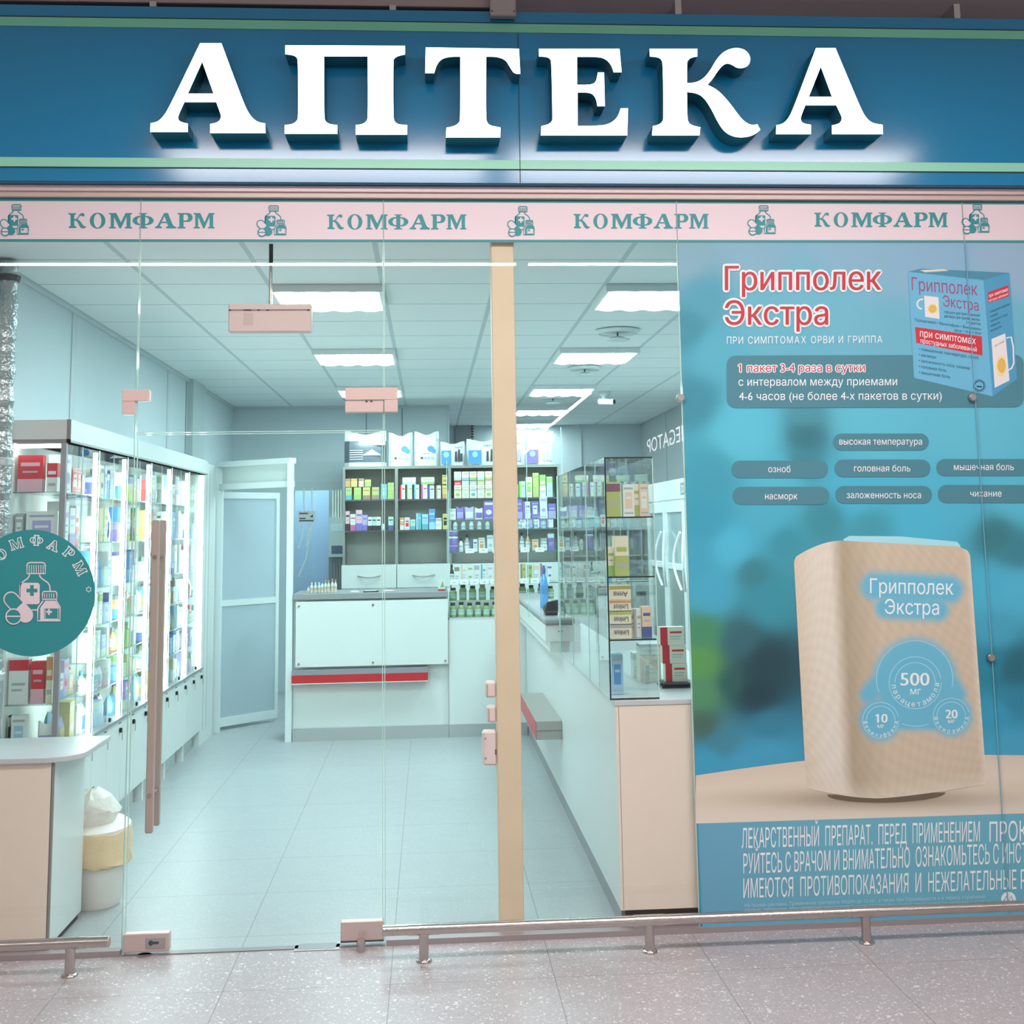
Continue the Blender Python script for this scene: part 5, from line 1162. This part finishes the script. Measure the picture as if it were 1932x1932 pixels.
def seni(a, b, y0, lab, c2, tx):
    o = bigpack(a, b, y0, 'white', 'white', lab, .15, lambda i, j: False, 'seni', (tx, tx + .28, .74, .026, GRP, .003)); o2 = MB(); W_ = at(b, 880, Y=YS + .04).x - at(a, 880, Y=YS + .04).x
    o2.quad([(-W_ * .44, -.0775, .012), (-W_ * .06, -.0775, .012), (-W_ * .06, -.0775, .15), (-W_ * .44, -.0775, .15)], cm(c2)); o2.add([(-W_ * .25 + .03 * math.cos(t * .785), -.0785, .11 + .03 * math.sin(t * .785)) for t in range(8)], [tuple(range(8))], cm('sky'))
    for px_, hh in ((.08, .10), (.2, .12), (.3, .08)): o2.quad([(W_ * px_, -.078, .04), (W_ * px_ + .025, -.078, .04), (W_ * px_ + .022, -.078, .04 + hh), (W_ * px_ + .004, -.078, .04 + hh)], GRP if c2 == 'blue' else cm('lilac'))
    o2.build('pack_print', o)
seni(830, 878, 834, 'small white pack with blue panel, left of its larger twin on the shelving', 'blue', .6)
seni(880, 945, 829, 'larger white pack with blue panel on the shelving beside the beige post', 'blue', .5)
seni(952, 989, 824, 'white pack with violet panel half hidden by the beige post on the shelving', 'violet', .6)
seni(990, 1049, 822, 'white pack with violet panel at the right end of the shelving', 'violet', .55)

# ------------------------------------------------------------------ glass display at the right of the back counter
gd = empty('glass_display', (.155, 4.87, .916)); DX0, DX1, DY0, DY1 = .158, 1.06, 4.872, 5.17
mb = MB(); mb.quad([(DX0, DY0, .93), (DX1, DY0, .93), (DX1, DY0, 1.95), (DX0, DY0, 1.95)], CGLASS); mb.box(DX0 - .002, DX0 + .003, DY0 - .003, DY0 + .003, .93, 1.95, EDGE); mb.box(.60, .604, DY0 - .003, DY0 + .003, .93, 1.95, EDGE); mb.box(DX1 - .003, DX1 + .003, DY0 - .003, DY0 + .003, .93, 1.95, EDGE); loc(mb.build('glass_front', gd), gd)
mb = MB(); mb.box(DX0, DX1, DY0, DY1, .916, .934, mat('display_base', '#c9d0cd', .4)); mb.box(DX0, DX1, DY0 + .11, DY1, .934, 1.062, WHITE2); loc(mb.build('base', gd), gd)
DSH = (1.20, 1.455, 1.635, 1.715)
for z in DSH:
    mb = MB(); mb.box(DX0 + .006, DX1 - .006, DY0 + .015, DY1, z - .006, z, SHG); mb.box(DX0 + .006, DX1 - .006, DY0 + .0135, DY0 + .015, z - .007, z, mat('shelf_edge_green', '#5f7f78', .3)); loc(mb.build('glass_shelf', gd), gd)
TAG_ = mat('price_tag', '#f4f7f4', .6); n = 0
for z, xs in ((1.20, [.20 + i * .082 for i in range(10)]), (1.455, [.33, .44, .55, .66, .78, .90])):
    for x in xs:
        mb = MB(); mb.box(x - .036, x + .036, DY0 + .009, DY0 + .0125, z - .01 if z > 1.3 else z - .006, z + .026 if z > 1.3 else z + .036, TAG_); mb.box(x - .012, x + .014, DY0 + .0085, DY0 + .009, z + .008, z + .014, cm('grey')); loc(mb.build('price_tag', gd), gd)
tag(gd, 'glass display with green jars and small boxes right of the back counter', 'glass display')
YD = DY0 + .06
GJ = 'green jars in the glass display'
for i in range(13):
    x = .19 + i * .068
    if x > 1.04: break
    bottle('#8fb077', 'black', x, DY0 + .06, .934, .027, [.115, .12, .112, .118, .11, .116][i % 6], 0, 'green jar, %s from the left in the lower row of the display' % (ORD + ['thirteenth'])[i], GJ, 'jar', 'mint', True)
for i, x in enumerate((.195, .275, .355, .435, .525, .61, .70, .765, .835, .92, .995)):
    hh = [.10, .125, .115, .125, .105, .11, .12, .125, .11, .12, .10][i]; bottle('#8fb077', 'brown' if i == 3 else 'black', x, DY0 + .17, 1.062, .03, hh, 0, 'green jar with %s cap, %s from the left in the raised row of the display' % ('brown' if i == 3 else 'black', ORD[i]), GJ, 'jar', 'mint', True)
GT_ = 'slim cartons in the display'
bottle('black', 'black', .185, YD, 1.20, .016, .155, 0, 'slim black bottle at the left of the slim carton row in the display', GT_)
for i in range(15):
    c2 = ['brown', 'peach', 'green', 'grey', 'teal', 'pink', 'grey', 'orange', 'red', 'mint', 'lime', 'lime', 'peach', 'magenta', 'violet'][i]; c1 = 'white' if c2 not in ('red', 'lime') else ('red' if c2 == 'red' else 'lime'); c2 = c2 if c2 != c1 else 'brown'
    carton(c1, c2, (i * 2) % 6, .225 + i * .054, YD, 1.20, .04, .04, [.14, .15, .145, .15, .15, .14][i % 6], 0, '%s and %s slim carton, %s from the left in the display' % (c1, c2, (ORD + ['thirteenth', 'fourteenth', 'fifteenth'])[i]), GT_)
G7 = 'violet and white goods in the display'
bottle('violet', 'white', .20, YD + .01, 1.455, .036, .125, 0, 'violet tub with white lid, lower of two at the left of the display', G7, 'can', 'violet')
bottle('violet', 'white', .20, YD + .01, 1.58 + .002, .036, .044, 0, 'short violet tub with white lid, upper of two at the left of the display', G7, 'can', 'violet')
for i, (x, c1, c2, hh, kind) in enumerate(((.26, 'white', 'black', .11, 'b'), (.31, 'grey', 'black', .14, 'b'), (.37, 'white', 'navy', .10, 'c'), (.43, 'white', 'orange', .11, 'c'), (.50, 'white', 'sky', .13, 'c'), (.56, 'cream', 'grey', .10, 'c'), (.64, 'violet', 'lilac', .16, 'c'), (.70, 'violet', 'white', .16, 'c'), (.76, 'grey', 'black', .15, 'b'), (.81, 'orange', 'black', .14, 'b'), (.87, 'peach', 'orange', .09, 'c'), (.94, 'white', 'grey', .10, 'c'), (1.0, 'violet', 'white', .14, 'c'))):
    lab = '%s from the left on the middle shelf of the display' % (ORD + ['thirteenth'])[i]
    if kind == 'b': bottle(c1, c2, x, YD + .03, 1.455, .02, hh, 0, '%s bottle with %s cap, %s' % (c1, c2, lab), G7)
    else: carton(c1, c2, i % 6, x, YD + .03, 1.455, .052, .05, hh, 0, '%s and %s carton, %s' % (c1, c2, lab), G7)
for i in range(12):
    bottle('white', 'white', .215 + i * .066, YD, 1.635, .018, .062, 0, 'tiny white jar, %s from the left in the row under the violet packs' % ORD[i], G7, 'jar', 'sky')
for i, (x, c1, c2, w_, hh, kind) in enumerate(((.195, 'white', 'mint', .05, .09, 'c'), (.255, 'violet', 'lilac', .07, .1, 'p'), (.33, 'lilac', 'white', .08, .1, 'p'), (.41, 'white', 'violet', .07, .09, 'p'), (.49, 'violet', 'white', .08, .15, 'c'), (.575, 'white', 'violet', .07, .11, 'c'), (.65, 'mint', 'white', .07, .13, 'p'), (.73, 'violet', 'lilac', .07, .16, 'c'), (.80, 'white', 'violet', .06, .14, 'c'), (.87, 'violet', 'white', .06, .14, 'c'), (.94, 'white', 'lilac', .06, .18, 'c'), (1.01, 'lilac', 'violet', .06, .12, 'c'))):
    lab = '%s from the left on the top shelf of the display' % ORD[i]
    if kind == 'c': carton(c1, c2, i % 6, x, YD, 1.715, w_, .05, hh, 0, '%s and %s carton, %s' % (c1, c2, lab), G7)
    else: pouch(c1, c2, x, YD, 1.715, w_, .05, hh, 0, '%s and %s pouch, %s' % (c1, c2, lab), G7)

# things on the back counter
for i, (px_, c1, c2, hh) in enumerate(((582, 'white', 'peach', .05), (588, 'white', 'white', .085), (595, 'white', 'white', .085), (602, 'white', 'white', .085), (608, 'white', 'blue', .095), (614, 'white', 'orange', .10), (620, 'white', 'lime', .10), (627, 'white', 'orange', .11), (633, 'white', 'orange', .105))):
    p = at(px_, 1121, Y=4.93); bottle(c1, c2, p.x, 4.93, 1.147, .0125, hh, 0, 'small white bottle with %s cap, %s from the left on the back counter' % (c2, ORD[i]), 'small bottles on the back counter', 'bottle', 'peach')
p = at(655, 1120, Y=4.95)
for i, (x, w_, c, lab) in enumerate(((-.60, .07, 'white', 'small white leaflet left of the black tray on the back counter'), (-.47, .12, 'black', 'flat black tray on the back counter'), (-.33, .1, 'pink', 'pink leaflet right of the black tray on the back counter'))):
    mb = MB(); mb.box(-w_ / 2, w_ / 2, -.05, .05, 0, .008, cm(c), c=.002); mb.box(-w_ / 2 + .01, w_ / 2 - .02, -.03, .03, .008, .011, cm('white')); o = mb.build('tray' if c == 'black' else 'leaflet'); o.location = (x, 4.95, 1.1475); tag(o, lab, 'tray' if c == 'black' else 'leaflet')
lf = empty('card_holder', (.10, 4.92, 1.147)); mb = MB(); mb.box(-.03, .03, -.02, .02, 0, .012, RED); mb.build('base', lf); mb = MB(); mb.box(-.03, .03, -.003, .003, .012, .10, cm('white')); mb.quad([(-.01, -.0035, .03), (.02, -.0035, .03), (.01, -.0035, .08)], cm('green')); mb.build('card', lf)
tag(lf, 'small card in a red holder at the right end of the back counter', 'card holder')

# things behind the doorway
ip = empty('notice', tuple(at(578, 975, Y=7.86))); pnl = at(563, 986, Y=7.86), at(595, 964, Y=7.86)
mb = MB(); w_, h_ = pnl[1].x - pnl[0].x, pnl[1].z - pnl[0].z; mb.box(-w_ / 2, w_ / 2, 0, .01, -h_ / 2, h_ / 2, WHITE2); 
mb.box(-w_ * .42, w_ * .1, -.001, 0, h_ * .22, h_ * .36, mat('notice_red', '#a5433f', .5)); mb.box(-w_ * .42, -w_ * .05, -.001, 0, -h_ * .2, -h_ * .08, DGREY); mb.box(-w_ * .42, w_ * .42, -.001, 0, -h_ * .4, -h_ * .28, DGREY); mb.add([(w_ * .2, -.001, .0), (w_ * .4, -.001, h_ * .2), (w_ * .38, -.001, -h_ * .1)], [(0, 1, 2)], DGREY); mb.build('sheet', ip)
for nm, pts in (('cable', [(573, 921), (573, 966)]), ('cable', [(588, 921), (588, 966)])):
    mb = MB(); P_ = [at(x, y, Y=7.86) for x, y in pts]; mb.path([p - Vector(ip.location) + Vector((0, .012, 0)) for p in P_], .008, INKW, 6); mb.build(nm, ip)
for pts in ([(572, 988), (570, 1010), (563, 1035)], [(586, 988), (584, 1015), (577, 1055), (563, 1088)], [(582, 995), (580, 1020), (578, 1030)]):
    mb = MB(); P_ = [at(x, y, Y=7.86) for x, y in pts]; mb.path([p - Vector(ip.location) + Vector((0, .012, 0)) for p in P_], .008, INKW, 6); mb.build('cable', ip)
tag(ip, 'white notice plate on hanging white cables before the back doorway', 'notice')
ep = empty('electrical_box', tuple(at(635, 1035, Y=8.6))); a, b = at(620, 1072, Y=8.6), at(647, 975, Y=8.6); o_ = Vector(ep.location)
mb = MB(); mb.box(a.x, b.x + .05, 8.6, 8.72, at(0, 1062, Y=8.6).z, at(0, 985, Y=8.6).z, mat('box_pale', '#c9d0c8', .5)); o = loc(mb.build('case', ep), ep)
mb = MB(); mb.box(a.x + .03, b.x, 8.597, 8.6, at(0, 1056, Y=8.6).z, at(0, 1040, Y=8.6).z, mat('meter_window', '#56637a', .3)); mb.box(a.x + .02, b.x, 8.597, 8.6, at(0, 1012, Y=8.6).z, at(0, 998, Y=8.6).z, WHITE2); loc(mb.build('meter_window', ep), ep)
mb = MB()
for i in range(6): mb.tube((a.x + .03 + i * .03, 8.66, at(0, 1062, Y=8.6).z), (a.x + .02 + i * .03, 8.66, .5), .007, mat('cable_grey', '#8f9597', .5), 6)
for i in range(5): mb.tube((a.x + .04 + i * .03, 8.66, at(0, 985, Y=8.6).z), (a.x + .04 + i * .03, 8.66, 2.9), .008, mat('cable_cream', '#d8d9c8', .5), 6)
loc(mb.build('cable', ep), ep)
mb = MB(); mb.box(a.x - .01, b.x + .06, 8.72, 9.2, .3, 2.9, mat('box_backing', '#8c9497', .6)); loc(mb.build('backing', ep), ep)
tag(ep, 'pale electrical box with cables above and below in the back doorway', 'electrical box')

# ------------------------------------------------------------------ right side: white cabinets, pigeonholes
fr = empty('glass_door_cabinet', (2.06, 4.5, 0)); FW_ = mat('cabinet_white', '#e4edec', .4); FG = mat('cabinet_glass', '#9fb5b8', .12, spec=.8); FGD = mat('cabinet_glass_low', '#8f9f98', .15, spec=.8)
mb = MB(); mb.box(2.06, 2.74, 3.7, 6.4, .05, 2.02, FW_); loc(mb.build('body', fr), fr)
mb = MB(); mb.box(2.045, 2.06, 3.7, 6.4, 1.86, 2.02, FW_); mb.box(2.043, 2.045, 4.3, 4.72, 1.885, 1.985, mat('sign_dark', '#8e9b9b', .5)); loc(mb.build('header', fr), fr)
vs, fs, q0, q1 = text_shape('ZOLINDE'); mb = MB(); mb.add([(2.0425, 4.69 - .36 * (x - q0) / (q1 - q0), 1.905 + .06 * y) for x, y in vs], fs, INKW); loc(mb.build('header_lettering', fr), fr)
for a, b in ((3.72, 4.5), (4.52, 5.3), (5.34, 6.1)):
    mb = MB()
    for c in ((a, a + .07, .1, 1.84), (b - .07, b, .1, 1.84), (a + .07, b - .07, .1, .2), (a + .07, b - .07, 1.75, 1.84), (a + .07, b - .07, 1.28, 1.33)): mb.box(2.02, 2.058, c[0], c[1], c[2], c[3], FW_, c=.003)
    do = loc(mb.build('door', fr), fr)
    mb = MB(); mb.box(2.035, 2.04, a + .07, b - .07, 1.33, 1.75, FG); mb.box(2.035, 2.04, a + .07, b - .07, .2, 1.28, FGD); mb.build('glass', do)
for yc, sgn in ((4.44, -1), (4.58, 1), (5.24, -1), (5.40, 1)):
    mb = MB(); pts = [(2.0 - .035 * math.sin(math.pi * i / 10), yc + sgn * .11 * math.sin(math.pi * i / 10), 1.13 + .46 * i / 10) for i in range(11)]; mb.path(pts, .011, INKW, 8); loc(mb.build('handle', fr), fr)
tag(fr, 'white glazed cabinet with curved handles along the right wall', 'cabinet')
pg = empty('pigeonhole_unit', (2.0, 9.6, 0)); mb = MB(); mb.box(1.55, 2.72, 9.88, 9.9, 1.0, 1.75, FW_); mb.box(1.55, 2.72, 9.6, 9.9, 1.60, 1.78, FW_)
for i in range(8): x = 1.55 + i * .166; mb.box(x, x + .012, 9.6, 9.88, .98, 1.6, FW_)
for z in (.98, 1.28, 1.588): mb.box(1.55, 2.72, 9.6, 9.88, z, z + .012, FW_)
loc(mb.build('compartments', pg), pg)
mb = MB(); mb.box(1.55, 2.72, 9.55, 9.9, 0, .97, FW_); loc(mb.build('base', pg), pg)
for i in range(3):
    mb = MB(); x = 1.6 + i * .37; mb.box(x, x + .35, 9.53, 9.55, .3, .93, WHITE2); d_ = loc(mb.build('drawer', pg), pg); mb = MB(); mb.box(x + .12, x + .23, 9.515, 9.53, .82, .86, DGREY); mb.build('handle', d_)
tag(pg, 'white pigeonhole unit with drawers at the far right of the shop', 'pigeonhole unit')
vb = MB(); p = at(860, 835, Y=10.56); q = at(886, 803, Y=10.56); vb.box(p.x, q.x, 10.56, 10.619, p.z, q.z, mat('grey_panel', '#8f989a', .5)); 
for i in range(6): vb.box(q.x + .02, q.x + .05, 10.6, 10.619, p.z + .03 + i * .035, p.z + .05 + i * .035, DARK)
tag(vb.build('wall_grille'), 'square grey grille high on the far wall left of the post', 'grille')

# goods in the tall glass case on the right counter
RG = 'goods in the tall glass case'
def rbx(x0, y0, x1, y1, z, c1, c2, st, lab, Y=.10, d_=.07): 
    a = at(x0, y1, Y=Y); b = at(x1, y0, Y=Y); a.x = max(a.x, .764); b.x = min(b.x, .958); return carton(c1, c2, st, (a.x + b.x) / 2, Y + d_ / 2, z, b.x - a.x - .002, d_, b.z - z, 0, lab, RG)
rbx(1145, 910, 1170, 973, 1.69, 'lime', 'plum', 0, 'tall lime box with a plum top on the upper shelf of the tall glass case')
rbx(1176, 914, 1196, 972, 1.69, 'white', 'peach', 3, 'white box with peach print on the upper shelf of the tall glass case', .12)
rbx(1196, 912, 1208, 972, 1.69, 'cream', 'lime', 1, 'cream box with a lime foot on the upper shelf of the tall glass case', .13)
rbx(1207, 913, 1228, 971, 1.69, 'peach', 'white', 3, 'peach box at the right end of the upper shelf of the tall glass case', .11)
rbx(1160, 1012, 1186, 1076, 1.437, 'lime', 'cream', 5, 'lime and cream herbal box on the second shelf of the tall glass case', .12)
rbx(1147, 1034, 1159, 1076, 1.437, 'cream', 'green', 1, 'small cream and green box beside the herbal box in the tall glass case', .15)
LK = mat('dark_lettering', '#3d4650', .5); zz = 1.174
for i, (c2, t_, hh) in enumerate((('grey', 'Linkus', .055), ('lime', 'Linkus', .055), ('orange', 'Linkus', .05), ('yellow', 'Anna', .055))):
    o = carton('cream', c2, 0, .818, .14, zz, .085, .10, hh, 0, 'flat cream and %s box, %s up in the stack, tall glass case' % (c2, ORD[i]), RG)
    vs, fs, q0, q1 = text_shape(t_); mb = MB(); mb.add([(.032 - .062 * (x - q0) / (q1 - q0), -.0512, hh * .62 - .024 * y) for x, y in vs], fs, LK); mb.build('brand_print', o); zz += hh + .001
for i, (x0, x1, yt, c1, c2, st) in enumerate(((1176, 1187, 1145, 'white', 'lilac', 1), (1188, 1196, 1147, 'cream', 'grey', 2), (1197, 1210, 1150, 'white', 'grey', 2), (1212, 1229, 1146, 'peach', 'navy', 1))):
    rbx(x0, yt, x1, 1200, 1.174, c1, c2, st, '%s and %s box, %s from the left beside the stack in the tall glass case' % (c1, c2, ORD[i]), .10 + .02 * (3 - i))
rbx(1154, 1233, 1175, 1274, .926, 'sky', 'blue', 3, 'blue box standing on the floor of the tall glass case', .2)
# goods standing on the right counter
CG = 'goods on the right counter'
def cbx(x0, y0, x1, y1, c1, c2, st, lab, Y, d_=.08, z=.925):
    a = at(x0, y1, Y=Y); b = at(x1, y0, Y=Y); return carton(c1, c2, st, (a.x + b.x) / 2, Y + d_ / 2, z, b.x - a.x - .002, d_, b.z - z, 0, lab, CG)
cbx(1195, 1230, 1210, 1266, 'white', 'grey', 0, 'small white box behind the glass case on the right counter', .75)
o = cbx(1207, 1238, 1247, 1272, 'cream', 'peach', 2, 'wide cream box under the white one on the right counter', .62, .1)
zt = .925 + o.dimensions.z + .002
a = at(1207, 1238, Y=.62); b = at(1247, 1218, Y=.62); carton('white', 'grey', 0, (a.x + b.x) / 2, .67, zt, b.x - a.x, .1, b.z - a.z, 0, 'wide white box lying on the cream box on the right counter', CG)
cbx(1216, 1255, 1226, 1273, 'brown', 'grey', 0, 'slim brown box before the wide cream box on the right counter', .55, .03)
ty = MB(); a = at(1248, 1286, Y=.38); b = at(1304, 1278, Y=.38); ty.box(a.x, b.x + .02, .36, .5, .9256, .933, DARK); ty.box(a.x + .01, b.x + .01, .37, .5, .940, .948, DGREY); ty.box(a.x + .03, b.x - .03, .38, .48, .933, .940, DARK)
tag(ty.build('tray'), 'flat dark tray under the red and cream cartons on the right counter', 'tray'); zz = .948
for i in range(3):
    p0 = at(1248 + 4 * (2 - i), 1278 - i * 18, Y=.4); p1 = at(1293 + 3 * (2 - i), 1278 - i * 18, Y=.4); o = carton('cream', 'red', 2, (p0.x + p1.x) / 2, .44, zz, p1.x - p0.x, .06, .079, 0, 'red and cream carton, %s from the bottom of the stack on the dark tray' % ORD[i], CG); zz += .081
# payment terminal, bottle
pt_ = empty('payment_terminal', (.735, 2.3, 1.122)); mb = MB(); mb.box(-.05, .045, -.06, .1, 0, .03, DARK, c=.006); mb.build('base', pt_)
mb = MB(); mb.add([(-.06, -.05, .02), (.05, -.05, .02), (.05, .10, .03), (-.06, .10, .03), (-.035, -.045, .095), (.05, -.045, .11), (.05, .10, .07), (-.05, .10, .06)], [(3, 2, 1, 0), (4, 5, 6, 7), (0, 1, 5, 4), (1, 2, 6, 5), (2, 3, 7, 6), (3, 0, 4, 7)], DARK); mb.build('body', pt_, bevel=.006)
pt_.scale = (.78, .78, .85)
tag(pt_, 'black payment terminal on the raised ledge of the right counter', 'payment terminal')
wb = empty('water_bottle', (.752, 2.95, 1.1225)); PET = mat('bottle_blue_plastic', '#5fa6e0', .1, spec=.8)
mb = MB(); mb.lathe([(.024, 0), (.027, .006), (.027, .09), (.024, .10), (.027, .11), (.027, .15), (.02, .19), (.011, .215), (.010, .225)], PET, n=20); mb.build('body', wb, smooth=True)
mb = MB(); mb.lathe([(.0275, .09), (.0275, .145)], cm('blue'), n=20); mb.build('label', wb, smooth=True); mb = MB(); mb.lathe([(.013, .222), (.013, .25), (.010, .262), (.007, .275)], cm('navy'), n=14); mb.build('cap', wb, smooth=True)
tag(wb, 'blue plastic water bottle on the ledge behind the payment terminal', 'bottle')
